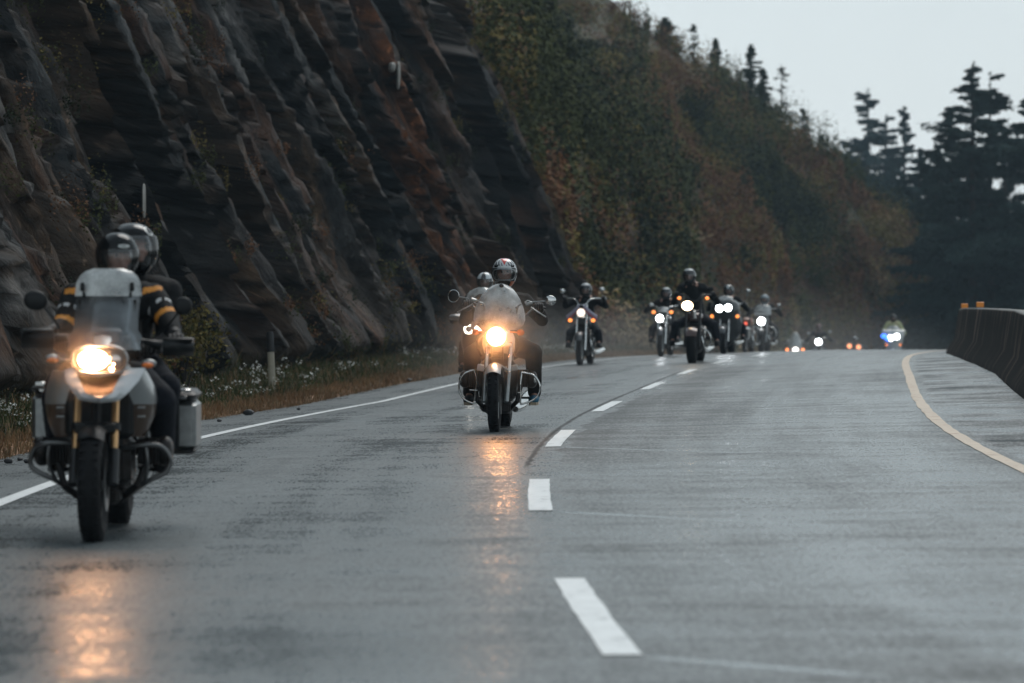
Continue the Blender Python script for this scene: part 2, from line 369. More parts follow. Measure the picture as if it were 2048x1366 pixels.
road = road_strip('road', road_mat(), -8, 300, -4.65, RW + .25)
paint_w = mat('white road paint', (.84, .86, .86), .4, var=.10, vscale=7, bump=.3, bscale=120)
paint_y = mat('yellow road paint', (.62, .50, .38), .5, var=.15, vscale=6, bump=.4, bscale=90)
for k in range(-1, 14):
    s0 = 14.1 + 9 * k; o = road_strip('lane_marking', paint_w, s0, s0 + 3.68, -.07, .07 if k > 1 else .075, .25, .14, .005, edge=.004, seed=k + 20)
road_strip('edge_line', paint_w, -8, 300, -LW - .06, -LW + .06, 1, .12, .005)
# the yellow edge line, worn through in spots
def worn(m, scale=5, a=.60, b=.66, col=(.38, .20, .10, 1)):
    N, L = nodes(m); p = N['Principled BSDF']; src = p.inputs['Base Color'].links[0].from_socket
    uv = N.new('ShaderNodeUVMap'); nz = N.new('ShaderNodeTexNoise'); nz.inputs['Scale'].default_value = scale; nz.inputs['Detail'].default_value = 8; L.new(uv.outputs[0], nz.inputs['Vector'])
    rp = N.new('ShaderNodeValToRGB'); rp.color_ramp.elements[0].position = a; rp.color_ramp.elements[1].position = b
    L.new(nz.outputs[0], rp.inputs[0]); mx = N.new('ShaderNodeMix'); mx.data_type = 'RGBA'; L.new(rp.outputs[0], mx.inputs[0]); L.new(src, mx.inputs[6]); mx.inputs[7].default_value = col
    L.new(mx.outputs[2], p.inputs['Base Color'])
worn(paint_y); worn(paint_w, 9, .60, .72, (.22, .23, .23, 1))
road_strip('edge_line', paint_y, -8, 300, LW - .055, LW + .06, .5, .115, .005, edge=.01)

# ------------------------------------------------------------------ cliff, hill and verge: one sheet of terrain on the left of the road
PM = np.array([0, 2.2, 4.6, 8.0, 13.0, 19.0, 30., 60.]); PZ = np.array([0, 6.6, 10.7, 14.2, 17.9, 22.1, 30.6, 44.])      # hill section
CM = np.array([0, .25, 3.6, 5.4, 9.0, 14., 30., 60.]); CZ = np.array([0, .9, 8.6, 12.0, 15.5, 18., 23., 30.])           # rock cut section
def foot_n(s):
    return np.interp(s, [0, 60, 96, 104, 150, 200, 226, 236, 250, 270, 330], [-7.1, -7.0, -6.4, -7.8, -8.2, -7.6, -6.0, -7.0, -16, -36, -110])
def terrain(s, q):
    """q: metres along the section from the road edge"""
    fn = foot_n(s); verge = -4.45 - fn
    hill = sstep(96, 103, s + 9 * (fbm(q * .35, s * .05, 0, 5, 3) - .5))
    L = 14 * (1 + 0 * s)
    t = np.clip(q - verge, 0, None)                      # distance along the slope
    def along(M, Z):
        ln = np.concatenate([[0], np.cumsum(np.hypot(np.diff(M), np.diff(Z)))]); return np.interp(t, ln, M), np.interp(t, ln, Z)
    hm, hz = along(PM, PZ); cm, cz = along(CM, CZ)
    m = cm * (1 - hill) + hm * hill; Z = cz * (1 - hill) + hz * hill
    on = sstep(0, .5, t); vb = np.minimum(q, verge)
    n = -4.45 - vb - m; z0 = -.06 + .10 * sstep(0, .5, vb) + .12 * sstep(.8, 2.2, vb) + .05 * (vn(s * 1.5, vb * 2) - .5) * sstep(.2, 1, vb)
    # relief of the rock: ribs that run up the face, ledges, cracks
    w = s + .22 * t + 1.2 * (fbm(s * .12, t * .15, 0, 11) - .5) * 4
    rid = 1 - np.abs(2 * vn(w * .28, t * .03, 0, 3) - 1); rid2 = 1 - np.abs(2 * fbm(w * .75, t * .08, 0, 8, 3) - 1)
    blk = np.round(fbm(w * .8, t * .28, 0, 21, 2) * 9) / 9
    ww = w + .5 * (fbm(w * .8, t * .6, 0, 77, 3) - .5); c1, _ = cells(ww * .42, t * .11, 3); c2, _ = cells(ww * 1.1, t * .22, 13); c3, _ = cells(ww * 2.6, t * .6, 23)
    dc = .8 * (rid - .5) + .4 * (rid2 - .6) + 1.25 * c1 + .70 * c2 + .28 * c3 + .12 * (blk - .5) + .25 * (fbm(w * 3.0, t * .7, 0, 31, 5, .6) - .5) + .16 * (fbm(w * 8, t * 2.5, 0, 41, 3) - .5)
    talus = np.exp(-((t) / 1.2) ** 2) * (.3 + .5 * vn(s * .7, 2))
    dh = 2.0 * (fbm(s * .09, t * .12, 0, 51) - .5) + .8 * (fbm(s * .4, t * .4, 0, 61) - .5)
    d = (dc * (1 - hill) * (.35 + .65 * sstep(0, 2.0, t)) + dh * hill) * on + talus * on * (1 - hill)
    return n, z0 + Z, d, hill, w, t, on
def terr_xyz(s, q):
    n, zz, d, hill, w, t, on = terrain(s, q)
    x, y, z, th = rd(s, -4.5)
    zr = z
    nn = np.minimum(n + d * .93, n + .05 + 1.2 * t)
    x, y, _, th = rd(s, nn)
    return x, y, zr + zz - d * .15, hill, w, t, on
def terrain_mesh(name, m, s, q):
    SS, QQ = np.meshgrid(s, q, indexing='ij')
    x, y, z, hill, w, t, on = terr_xyz(SS, QQ)
    def mixc(a, b, k): return a * (1 - k[..., None]) + np.asarray(b) * k[..., None]
    ww = w + .5 * (fbm(w * .8, t * .6, 0, 77, 3) - .5); c1, e1 = cells(ww * .42, t * .11, 3); c2, e2 = cells(ww * 1.1, t * .22, 13); c3, e3 = cells(ww * 2.6, t * .6, 23)
    C = np.zeros(SS.shape + (3,)) + np.array([.016, .021, .024])
    C = mixc(C, (.080, .048, .028), sstep(.45, .58, fbm(w * .7, t * .22, 0, 71, 5, .6)))
    C = mixc(C, (.036, .036, .036), sstep(.56, .66, fbm(w * 1.1, t * .16, 0, 81, 5, .6)) * .8)
    C = mixc(C, (.012, .014, .016), sstep(.52, .62, fbm(w * .6, t * .13, 0, 91, 4)) * .9)
    C = mixc(C, (.14, .058, .026), sstep(.56, .68, fbm(w * 1.3, t * .16, 0, 101, 5, .65)) * .6)
    C = mixc(C, (.10, .10, .098), sstep(.64, .72, fbm(w * 2.2, t * .15, 0, 111, 5, .6)) * .5)
    C = mixc(C, (.30, .29, .28), sstep(.72, .76, fbm(w * 2.6, t * .12, 0, 113, 3)) * .5)
    wob = .7 * (fbm(t * .5, SS * .1, 0, 7) - .5) * 2
    def rib(c, hw, a=0, b=99): return np.clip(1 - np.abs(SS + wob + .10 * (t - 3) - c) / hw, 0, 1) ** .5 * sstep(a - .6, a + .6, t) * (1 - sstep(b - .6, b + .6, t))
    tex = sstep(.30, .62, fbm(w * 2.4, t * .7, 0, 121, 5, .65))
    C = mixc(C, (.26, .10, .045), np.clip(rib(80.0, 1.3) * tex * 1.2, 0, 1))
    C = mixc(C, (.20, .19, .185), np.clip(rib(82.6, .7, 0, 4) * tex, 0, 1))
    C = mixc(C, (.21, .105, .06), np.clip(rib(84.6, .8, 1) * tex, 0, 1) * .8)
    C = mixc(C, (.012, .015, .017), np.clip(rib(91.5, 4.2, 0) * tex * 1.6, 0, 1) * .85)
    C = mixc(C, (.24, .23, .23), np.clip(rib(93.5, .28, 3.2, 9) * tex, 0, 1))
    C = mixc(C, (.20, .075, .04), np.clip(rib(97.5, .7, 2.2, 5) * tex, 0, 1) * .8)
    C = mixc(C, (.24, .17, .11), np.clip(rib(99.5, .8, 0, 2.4) * tex, 0, 1) * .9)
    C = C * (1 + .9 * c2 + .6 * c3)[..., None]; crk = np.minimum(sstep(.0, .10, e1), np.minimum(sstep(.0, .10, e2), .4 + .6 * sstep(0, .12, e3))); C = C * (.25 + .75 * crk)[..., None] * .64
    lo = np.exp(-(t / 2.0) ** 2)
    C = mixc(C, (.060, .043, .031), lo * .75 * sstep(.35, .6, fbm(SS * .4, t * .6, 0, 131)))
    H = np.zeros_like(C) + np.array([.060, .058, .028])
    H = mixc(H, (.13, .068, .040), sstep(.45, .6, fbm(SS * .12, t * .22, 0, 141)))
    H = mixc(H, (.12, .10, .05), sstep(.5, .62, fbm(SS * .2, t * .35, 0, 151)))
    C = mixc(C, H, hill)
    V = np.zeros_like(C) + np.array([.060, .052, .022]); V = mixc(V, (.34, .19, .10), 1 - sstep(.45, .95, QQ + .5 * (vn(SS * 1.2, 3) - .5)))
    C = mixc(V, C, on)
    o = np_mesh(name, np.stack([x, y, z], -1), grid_faces(len(s), len(q)), m, col=C.reshape(-1, 3), uv=np.stack([w, t], -1).reshape(-1, 2))
    tag(o, kind='structure'); return o
rock = bpy.data.materials.new('wet rock and soil'); rock.use_nodes = True; N, L = nodes(rock); p = N['Principled BSDF']
at = N.new('ShaderNodeAttribute'); at.attribute_name = 'Col'; uv = N.new('ShaderNodeUVMap')
mp = N.new('ShaderNodeMapping'); mp.inputs['Scale'].default_value = (6.0, 2.2, 1); L.new(uv.outputs[0], mp.inputs[0])
nz = N.new('ShaderNodeTexNoise'); nz.inputs['Scale'].default_value = 1; nz.inputs['Detail'].default_value = 7; nz.inputs['Roughness'].default_value = .65; L.new(mp.outputs[0], nz.inputs['Vector'])
mr = N.new('ShaderNodeMapRange'); mr.inputs['From Min'].default_value = .3; mr.inputs['From Max'].default_value = .7; mr.inputs['To Min'].default_value = .15; mr.inputs['To Max'].default_value = 1.3; L.new(nz.outputs[0], mr.inputs[0])
mp3 = N.new('ShaderNodeMapping'); mp3.inputs['Scale'].default_value = (16, 3.5, 1); L.new(uv.outputs[0], mp3.inputs[0]); nz3 = N.new('ShaderNodeTexNoise'); nz3.inputs['Scale'].default_value = 1; nz3.inputs['Detail'].default_value = 5; L.new(mp3.outputs[0], nz3.inputs['Vector'])
rp3 = N.new('ShaderNodeValToRGB'); rp3.color_ramp.elements[0].position = .62; rp3.color_ramp.elements[1].position = .72; L.new(nz3.outputs[0], rp3.inputs[0])
md3 = N.new('ShaderNodeMath'); md3.operation = 'MULTIPLY_ADD'; md3.inputs[1].default_value = 2.4; L.new(rp3.outputs[0], md3.inputs[0]); L.new(mr.outputs[0], md3.inputs[2])
mx = N.new('ShaderNodeMix'); mx.data_type = 'RGBA'; mx.blend_type = 'MULTIPLY'; mx.inputs[0].default_value = 1; L.new(at.outputs['Color'], mx.inputs[6]); L.new(md3.outputs[0], mx.inputs[7]); L.new(mx.outputs[2], p.inputs['Base Color'])
bp = N.new('ShaderNodeBump'); bp.inputs['Strength'].default_value = .8; bp.inputs['Distance'].default_value = .2; L.new(nz.outputs[0], bp.inputs['Height']); L.new(bp.outputs[0], p.inputs['Normal'])
p.inputs['Roughness'].default_value = .6; p.inputs['Specular IOR Level'].default_value = .10
q = np.concatenate([np.arange(0, 13, .09), np.linspace(13, 60, 60)])
terrain_mesh('hillside', rock, np.concatenate([np.arange(18, 44, .5), np.arange(44, 108, .13), np.arange(108, 326, .8)]), q)

# ground beyond: one sheet to the horizon, lower than the road, plus the fill the road stands on
def nb(s): return np.interp(s, [0, 50, 57, 64, 72, 80, 100, 330], [4.66, 4.66, 4.58, 4.42, 4.12, 3.88, 3.82, 3.82])      # foot of the barrier
gm = mat('forest floor', (.035, .04, .022), .9, var=.3, vscale=.05)
g = MB(); g.add([(-3000, -400, -9.5), (3000, -400, -9.5), (3000, 5000, -14), (-3000, 5000, -14)], [(0, 1, 2, 3)]); tag(g.build('ground', gm, smooth=False), kind='structure')
s = np.arange(-10, 328, 2.0); nn = np.array([RW + .2, RW + .9, RW + 3, RW + 12, RW + 22]); zz = np.array([-.03, -.3, -1.2, -1.8, -8.5])
SS, NN = np.meshgrid(s, nn, indexing='ij'); x, y, z, _ = rd(SS, nb(SS)); x, y, _, _ = rd(SS, NN); Z = np.maximum(z + zz[None, :] * np.ones_like(SS), -14.5)
tag(np_mesh('embankment', np.stack([x, y, Z], -1), grid_faces(len(s), len(nn))[:, ::-1], gm), kind='structure')
s = np.arange(-10, 20, 2.0); nn = np.array([-4.5, -5.5, -8, -30]); zz = np.array([-.04, .05, .2, 1.5])
SS, NN = np.meshgrid(s, nn, indexing='ij'); x, y, z, _ = rd(SS, NN)
tag(np_mesh('verge', np.stack([x, y, z + zz[None, :]], -1), grid_faces(len(s), len(nn)), gm), kind='structure')

# ------------------------------------------------------------------ concrete barrier with reflectors
def streaked(name, base, dark):
    m = bpy.data.materials.new(name); m.use_nodes = True; N, L = nodes(m); p = N['Principled BSDF']
    uv = N.new('ShaderNodeUVMap'); mp = N.new('ShaderNodeMapping'); mp.inputs['Scale'].default_value = (1.5, .35, 1); L.new(uv.outputs[0], mp.inputs[0])
    nz = N.new('ShaderNodeTexNoise'); nz.inputs['Scale'].default_value = 1; nz.inputs['Detail'].default_value = 6; nz.inputs['Roughness'].default_value = .6; L.new(mp.outputs[0], nz.inputs['Vector'])
    sp = N.new('ShaderNodeSeparateXYZ'); L.new(uv.outputs[0], sp.inputs[0])
    rp = N.new('ShaderNodeValToRGB'); e = rp.color_ramp.elements; e[0].position = .52; e[0].color = (*dark, 1); e[1].position = .68; e[1].color = (.17, .125, .10, 1)
    L.new(nz.outputs[0], rp.inputs[0])
    tp = N.new('ShaderNodeMapRange'); tp.inputs['From Min'].default_value = .985; tp.inputs['From Max'].default_value = 1.0; L.new(sp.outputs[1], tp.inputs[0])
    mx = N.new('ShaderNodeMix'); mx.data_type = 'RGBA'; L.new(tp.outputs[0], mx.inputs[0]); L.new(rp.outputs[0], mx.inputs[6]); mx.inputs[7].default_value = (*base, 1)
    L.new(mx.outputs[2], p.inputs['Base Color']); p.inputs['Roughness'].default_value = .8; p.inputs['Specular IOR Level'].default_value = .12; return m
bar_m = streaked('stained wet concrete', (.30, .30, .29), (.009, .010, .010))
BH = .84
def bh(s): return np.interp(s, [0, 72, 90, 330], [1, 1, .62, .6])
prof = [(-.02, 0, 0), (.0, .08, .05), (.14, .30, .3), (.20, .72, .9), (.215, BH - .03, .98), (.23, BH, 1), (.43, BH, 1), (.46, .75, .9), (.6, .3, .3), (.66, 0, 0)]
s = np.arange(4, 200, .5); nn = np.array([a for a, b, c in prof]); zz = np.array([b for a, b, c in prof])
SS, NN = np.meshgrid(s, nn, indexing='ij'); x, y, _, th = rd(SS, NN + nb(SS)); _, _, z, _ = rd(SS, nb(SS))
uvv = np.stack([SS, np.broadcast_to(np.array([c for a, b, c in prof])[None], SS.shape)], -1).reshape(-1, 2)
b = np_mesh('concrete_barrier', np.stack([x, y, z + zz[None] * bh(SS)], -1), grid_faces(len(s), len(nn))[:, ::-1], bar_m, smooth=False, uv=uvv)
tag(b, 'dark water-stained concrete barrier curving along the right shoulder', 'barrier')
refl_m = mat('orange reflector', (.95, .30, .02), .35, var=.05); pm = mat('grey metal', (.3, .3, .3), .4, .8)
for i, (s0, lab) in enumerate(((63.5, 'larger orange reflector standing on the concrete barrier, rightmost of its row'), (71.5, 'flat orange reflector on the barrier top, second from the right'), (79.5, 'small orange reflector on the barrier top, just left of the two biggest'), (86, 'tiny orange reflector low at the far left end of the barrier top'))):
    x, y, _, th = rd(s0, nb(s0) + .32); _, _, z, _ = rd(s0, nb(s0)); e = empty('barrier_reflector', (float(x), float(y), float(z) + BH * float(bh(s0))), -float(th))
    tag(e, lab, 'reflector', 'orange reflectors on the barrier')
    MB().box((0, 0, .055), (.062, .012, .046), bev=.008).build('reflector_face', refl_m, e); MB().box((0, 0, .004), (.05, .04, .006)).build('base_plate', pm, e)

# ------------------------------------------------------------------ delineator posts
post_c = mat('cream post', (.42, .38, .30), .6, var=.15); post_k = mat('black band', (.012, .012, .013), .5)
def post(s0, n0, h, lab, lean=0.0):
    x, y, z, *_ = (float(v[0]) for v in terr_xyz(np.array([s0]), np.array([-4.45 - n0]))); th = float(rd(s0, n0)[3]); e = empty('delineator_post', (x, y, z + .0), 0); e.rotation_euler = (0, R(lean), -th)
    tag(e, lab, 'road post', 'marker posts on the left verge')
    MB().rings([[(.052 * math.cos(a), .03 * math.sin(a), zz) for a in [k * math.pi / 6 for k in range(12)]] for zz in (-.2, h * .66)]).build('post', post_c, e)
    MB().rings([[(.055 * k * math.cos(a), .032 * k * math.sin(a), zz) for a in [k2 * math.pi / 6 for k2 in range(12)]] for zz, k in ((h * .655, 1), (h * .97, 1), (h, .7))]).build('black_band', post_k, e)
post(54.3, -5.7, .86, 'cream marker post with black top on the verge beside the rock face', -2.5)
post(77.0, -5.7, .66, 'pale marker post seen just right of the silver-tanked motorcycle', -2)

# ------------------------------------------------------------------ loose stones on the shoulder
stone_m = mat('dark stone', (.03, .03, .032), .6, var=.3, bump=.5, bscale=30)
for i, (px, py, w, slab) in enumerate([(35, 918, .05, 'small dark pebble behind the black pannier bike, topmost of the three at the left edge'), (55, 928, .06, 'dark pebble on the shoulder nearest to the left pannier of the near bike'), (22, 928, .07, 'dark pebble on the shoulder nearest the left picture edge'), (598, 820, .05, 'tiny dark stone lying alone out on the shoulder between verge and white line'), (500, 831, .12, 'flat dark stone at the orange grass edge, left of the marker post foot'), (815, 765, .10, 'small dark stone at the grass edge, farthest of the row'), (755, 768, .14, 'wide dark stone at the grass edge, second farthest of the row'), (438, 845, .05, 'tiny stone at the grass edge just right of the near bike')]):
    # stone lies where this sight line meets the road
    for it in range(1):
        best = min(((abs(float(HOR + FPX * (CAMH - rd(s_, n_)[2]) / rd(s_, n_)[1]) - py) + abs(float(1024 + FPX * rd(s_, n_)[0] / rd(s_, n_)[1]) - px), s_, n_) for s_ in np.arange(26, 80, .5) for n_ in np.arange(-5.0, -3.7, .15)))
    x, y, z, _ = (float(v) for v in rd(best[1], best[2]))
    m_ = MB(); m_.ell((0, 0, w * .25), (w * .5, w * .4, w * .33), 9, 6); m_.v = [(a * (1 + .35 * math.sin(9 * c + i + 40 * a)), b_ * (1 + .3 * math.cos(31 * a + i)), c) for a, b_, c in m_.v]
    o = m_.build('stone', stone_m); o.location = (x, y, z + .002)
    tag(o, slab, 'stone', 'loose stones on the shoulder')

# ------------------------------------------------------------------ foliage
def leafmat(name, col, var=.5, vs=1.2):
    m = mat(name, col, .8, var=var, vscale=vs, spec=.06); return m
def quads(P, size, aspect=.5, rng=None, droop=0.0, dirs=None):
    """leaf faces at the points P: returns vertices and faces"""
    n = len(P); size = np.broadcast_to(size, (n,))
    a = rng.normal(size=(n, 3)) if dirs is None else dirs + .35 * rng.normal(size=(n, 3)); a[:, 2] -= droop; a /= np.linalg.norm(a, axis=1)[:, None]
    b = np.cross(a, rng.normal(size=(n, 3))); b /= np.linalg.norm(b, axis=1)[:, None]
    a = a * size[:, None] * .5; b = b * size[:, None] * .5 * aspect
    V = np.stack([P - a, P + b * 1.0, P + a, P - b * 1.0], 1).reshape(-1, 3); F = np.arange(4 * n).reshape(-1, 4); return V, F
bark = mat('bark', (.035, .028, .022), .9, var=.3, bump=.6, bscale=20)
def conifer(name_loc, h, rad, seed, m, label, group, base=.12, gap=.35, top=1.0, leaf=.42, dens=1.0, lean=0.0, cat='tree', name='conifer_tree', pw=.9, bare=False):
    rng = np.random.default_rng(seed); e = empty(name, name_loc); e.rotation_euler = (0, lean, 0)
    tag(e, label, cat, group)
    tr = MB(); tr.tube([(0, 0, -1.5), (0.03 * h * .1, 0, h * .35), (0, .02 * h * .1, h * .7), (0, 0, h * .99)], [h * .016, h * .012, h * .007, h * .001], 8)
    P = []; D = []; z = base * h; step = h / 34
    while z < h * .985:
        f = (z - base * h) / (h * (1 - base)); r = rad * (1 - f) ** pw * (.72 + .28 * math.sin(7 * f * math.pi + seed)) + .02 * h * (1 - f) * .5 + .08
        nb = rng.integers(5, 9)
        for k in range(nb):
            if rng.random() < gap * (.5 if f > .85 else 1): continue
            a = rng.random() * 2 * math.pi; L_ = r * rng.uniform(.5, 1.2); up = .42 * (f - .18) + rng.normal() * .10; zb_ = z + rng.uniform(-1, 1) * step
            npt = max(4, int(L_ / .28)); pts = []
            for j in range(npt + 1):
                t = j / npt; rr = L_ * t; zz = zb_ + up * rr - .42 * L_ * t * t + .24 * L_ * t ** 3; pts.append((rr * math.cos(a), rr * math.sin(a), zz))
            tr.tube([pts[0], pts[len(pts) // 2], pts[-1]], [max(.012, L_ * .012), .01, .004], 4, cap=False)
            A = np.array(pts[1:]); wd = .14 * L_ + .08
            for t_, q_ in zip(np.linspace(0.15, 1, len(A)), A):
                if bare and rng.random() < .75: continue
                c = max(2, int((7 + 10 * (1 - abs(2 * t_ - 1))) * dens)); off = rng.normal(size=(c, 3)) * np.array([wd * .45, wd * .45, wd * .16]); off[:, 2] -= abs(rng.normal(size=c)) * wd * .30
                P.append(q_ + off); D.append(np.tile([math.cos(a), math.sin(a), -.35], (c, 1)))
        z += step * rng.uniform(.7, 1.3) * (1 if f < .8 else .7)
    P.append(np.stack([rng.normal(size=20) * .06, rng.normal(size=20) * .06, rng.uniform(.93, 1.01, 20) * h], 1)); D.append(np.tile([0, 0, 1.], (20, 1)))
    P = np.concatenate(P); D = np.concatenate(D)
    V, F = quads(P, leaf * rng.uniform(.6, 1.3, len(P)), .42, rng, .25, D)
    tr.build('trunk', bark, e); np_mesh('crown', V, F, m, parent=e, smooth=False); return e
fir_near = leafmat('fir needles', (.030, .050, .046)); fir_far = leafmat('far fir needles', (.034, .056, .056)); young = leafmat('young conifer needles', (.030, .044, .022))  # needle colours lightened towards blue in place of thicker haze
def px2w(px, py, Y): return ((px - 1024) / FPX * Y, Y, CAMH - (py - HOR) / FPX * Y)
trees = [  # x of the tip, y of the tip, distance, radius, seed, gap, label
    (1944, 128, 206, 3.6, 3, .34, 'tallest dark fir on the right, its thin tip the highest of the wood'),
    (1979, 152, 209, 3.2, 5, .30, 'dark fir with a dense pointed tip, just right of the tallest one'),
    (2060, 205, 203, 4.6, 8, .22, 'dark fir with long flat boughs cut off by the right picture edge'),
    (1903, 225, 212, 2.8, 12, .42, 'ragged fir leaning out at the left flank of the tall dark group'),
    (1871, 285, 216, 2.4, 14, .40, 'lower fir with open boughs left of the tall dark group'),
    (1735, 182, 330, 4.6, 17, .42, 'hazy far fir with a thin spire, tallest of the distant cluster'),
    (1772, 235, 336, 3.4, 19, .45, 'hazy far fir with a rounded top beside the distant spire'),
    (1808, 218, 332, 2.6, 22, .55, 'hazy far tree with a hooked lopsided crown at the right of the distant cluster'),
    (1702, 285, 340, 3.6, 25, .38, 'short hazy fir at the left of the distant cluster, against the hill'),
    (1838, 300, 250, 3.0, 27, .35, 'mid-height fir filling the dip between the two groups'),
    (1920, 300, 232, 3.2, 31, .25, 'fir standing in front of the tall group, lower than them'),
    (2010, 260, 226, 3.6, 33, .22, 'broad fir between the two tallest tips and the picture edge'),
    (1790, 330, 300, 4.0, 35, .2, 'bluish fir below the distant cluster'),
    (1745, 350, 290, 4.0, 37, .15, 'bluish fir low beside the hill slope'),
    (1860, 370, 240, 3.4, 39, .15, 'low fir in the dark middle of the wood'),
    (1960, 380, 222, 3.4, 41, .12, 'low fir under the tallest tips'),
    (2035, 400, 219, 3.6, 43, .12, 'low fir at the right picture edge behind the barrier'),
    (1815, 400, 262, 3.4, 45, .12, 'low fir where the wood meets the hillside'),
    (1900, 430, 236, 3.4, 47, .10, 'low fir straight above the end of the barrier'),
]
for i, (tx, ty, Y, rad, sd, gap, lab) in enumerate(trees):
    X, Y, Zt = px2w(tx, ty, Y); zb = -8.0 - (Y > 280) * 2; h = Zt - zb; rad *= 1.75
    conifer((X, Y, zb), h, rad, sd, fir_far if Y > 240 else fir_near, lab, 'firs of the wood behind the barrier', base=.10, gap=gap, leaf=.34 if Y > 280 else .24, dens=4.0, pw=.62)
# the wood's dark lower mass: undergrowth and far trees nobody could count
rng = np.random.default_rng(5); P = []
for k in range(1100):
    Y_ = rng.uniform(235, 400); X_ = Y_ * rng.uniform(.08, .155); hh = rng.uniform(8, 16.5) * (.8 + .2 * math.sin(X_ * .9)) + (Y_ - 235) * .02
    c = 110; t = rng.random(c) ** .7; P.append(np.stack([X_ + rng.normal(size=c) * (1 - t) * 1.9, Y_ + rng.normal(size=c) * (1 - t) * 1.9, -9.5 + hh * t], 1))
P = np.concatenate(P); V, F = quads(P, rng.uniform(.35, .8, len(P)), .6, rng)
tag(np_mesh('undergrowth', V, F, fir_far, smooth=False), 'dark undergrowth and distant trees filling the wood behind the barrier', 'undergrowth', kind='stuff')

def on_hill(s, q):
    x, y, z, *_ = terr_xyz(np.array([float(s)]), np.array([float(q)])); return float(x[0]), float(y[0]), float(z[0])
# small conifers standing against the sky on the hill: placed where their foot meets the slope
_sg = np.arange(110, 240, 2.0); _qg = np.arange(4, 50, .5); _SS, _QQ = np.meshgrid(_sg, _qg, indexing='ij'); _tx, _ty, _tz, *_ = terr_xyz(_SS, _QQ)
_px = 1024 + FPX * _tx / _ty; _py = HOR + FPX * (CAMH - _tz) / _ty
def slope_at(px, py, smin=0):
    d = np.hypot(_px - px, _py - py) + np.where(_SS < smin, 1e3, 0); k = np.unravel_index(np.argmin(d), d.shape); return float(_tx[k]), float(_ty[k]), float(_tz[k])
def ridge_at(px):
    """highest terrain point seen at this column"""
    c = np.where(np.abs(_px - px) < 14, _py, 9e9); k = np.unravel_index(np.argmin(c), c.shape); return float(_tx[k]), float(_ty[k]), float(_tz[k]), float(_py[k])
# ------------------------------------------------------------------ scrub over the hill, plants on the rock, verge grass and flowers
leaf_cols = [('dark green leaves', (.022, .030, .015)), ('green leaves', (.060, .066, .024)), ('olive leaves', (.17, .13, .040)), ('brown leaves', (.16, .078, .040)), ('rust leaves', (.19, .088, .042)), ('dry straw', (.32, .23, .13))]
leaf_mats = [leafmat(a, b, .25, .8) for a, b in leaf_cols]
def quads_out(P, U, size, aspect, rng):
    """leaf faces that look outwards from their bush"""
    n = len(P); N_ = U + np.array([0, 0, .25]) + .45 * rng.normal(size=(n, 3)); N_ /= np.linalg.norm(N_, axis=1)[:, None] + 1e-9
    a = np.cross(N_, rng.normal(size=(n, 3))); a /= np.linalg.norm(a, axis=1)[:, None] + 1e-9; b = np.cross(N_, a); size = np.broadcast_to(size, (n,))
    a = a * size[:, None] * .5; b = b * size[:, None] * .5 * aspect; return np.stack([P - a, P + b, P + a, P - b], 1).reshape(-1, 3), np.arange(4 * n).reshape(-1, 4)
rng = np.random.default_rng(21); VV = []; FF = []; MI = []; nv = 0
def clump(c, r, n, size, mi, flat=.75, aspect=.55):
    global nv
    u = rng.normal(size=(n, 3)); u /= np.linalg.norm(u, axis=1)[:, None]; u *= (rng.random(n) ** .45)[:, None] * r
    lob = 1 + .35 * np.sin(u[:, :1] * 5 / r + c[0]) ; P = np.array(c) + u * lob * np.array([1, 1, flat]); V, F = quads_out(P, u / r, size * rng.uniform(.6, 1.4, n), aspect, rng)
    VV.append(V); FF.append(F + nv); MI.append(np.full(n, mi)); nv += len(V)
ns = 3600; ss = rng.uniform(97, 238, ns) ; qq = rng.uniform(3.0, 44, ns) * (.5 + .5 * rng.random(ns))
hx, hy, hz, hh, _, ht, _ = terr_xyz(ss, qq); k1 = fbm(ss * .08, qq * .14, 0, 201); k2 = fbm(ss * .15, qq * .25, 0, 211)
for i in range(ns):
    if hh[i] < .8: continue
    low = 1 - min(1, qq[i] / 14)
    if fbm(ss[i] * .3, qq[i] * .45, 0, 261) > .565: continue
    p_ = rng.random()
    if k1[i] > .61: mi = 0 if p_ < .55 else 1
    elif k1[i] > .54: mi = 1 if p_ < .6 else (2 if p_ < .85 else 3)
    elif k2[i] > .50: mi = 3 if p_ < .6 else (4 if p_ < .72 + .2 * low else 2)
    else: mi = 2 if p_ < .5 else (3 if p_ < .85 else 5)
    r = rng.uniform(.35, 1.0) ** 1.3 * (1.9 if mi < 2 else 1.25) + .25
    clump((hx[i], hy[i], hz[i] + r * .40), r, int(170 * r * max(1, r)) + 50, .15, mi, .9, .8)
scrub = np_mesh('scrub', np.concatenate(VV), np.concatenate(FF), leaf_mats, mi=np.concatenate(MI), smooth=False)
tag(scrub, 'low autumn scrub of green, olive and rust bushes covering the hillside', 'scrub', kind='stuff')
# plants rooted in the cracks of the rock
VV = []; FF = []; MI = []; nv = 0; ns = 520; ss = rng.uniform(45, 97, ns); qq = rng.uniform(2.9, 11, ns); k1 = fbm(ss * .35, qq * .5, 0, 231)
hx, hy, hz, hh, _, ht, _ = terr_xyz(ss, qq)
for i in range(ns):
    if hh[i] > .2 or k1[i] < .5 or abs(ss[i] - 80) < 1.6 or (86 < ss[i] < 95 and k1[i] < .58): continue
    clump((hx[i] + .08, hy[i], hz[i] + .05), rng.uniform(.15, .5), 150, .045, int(rng.choice([0, 0, 1, 1, 3, 2])), .9)
tag(np_mesh('rock_plants', np.concatenate(VV), np.concatenate(FF), leaf_mats, mi=np.concatenate(MI), smooth=False), 'small green and ochre plants growing in the cracks of the rock face', 'plants', kind='stuff')
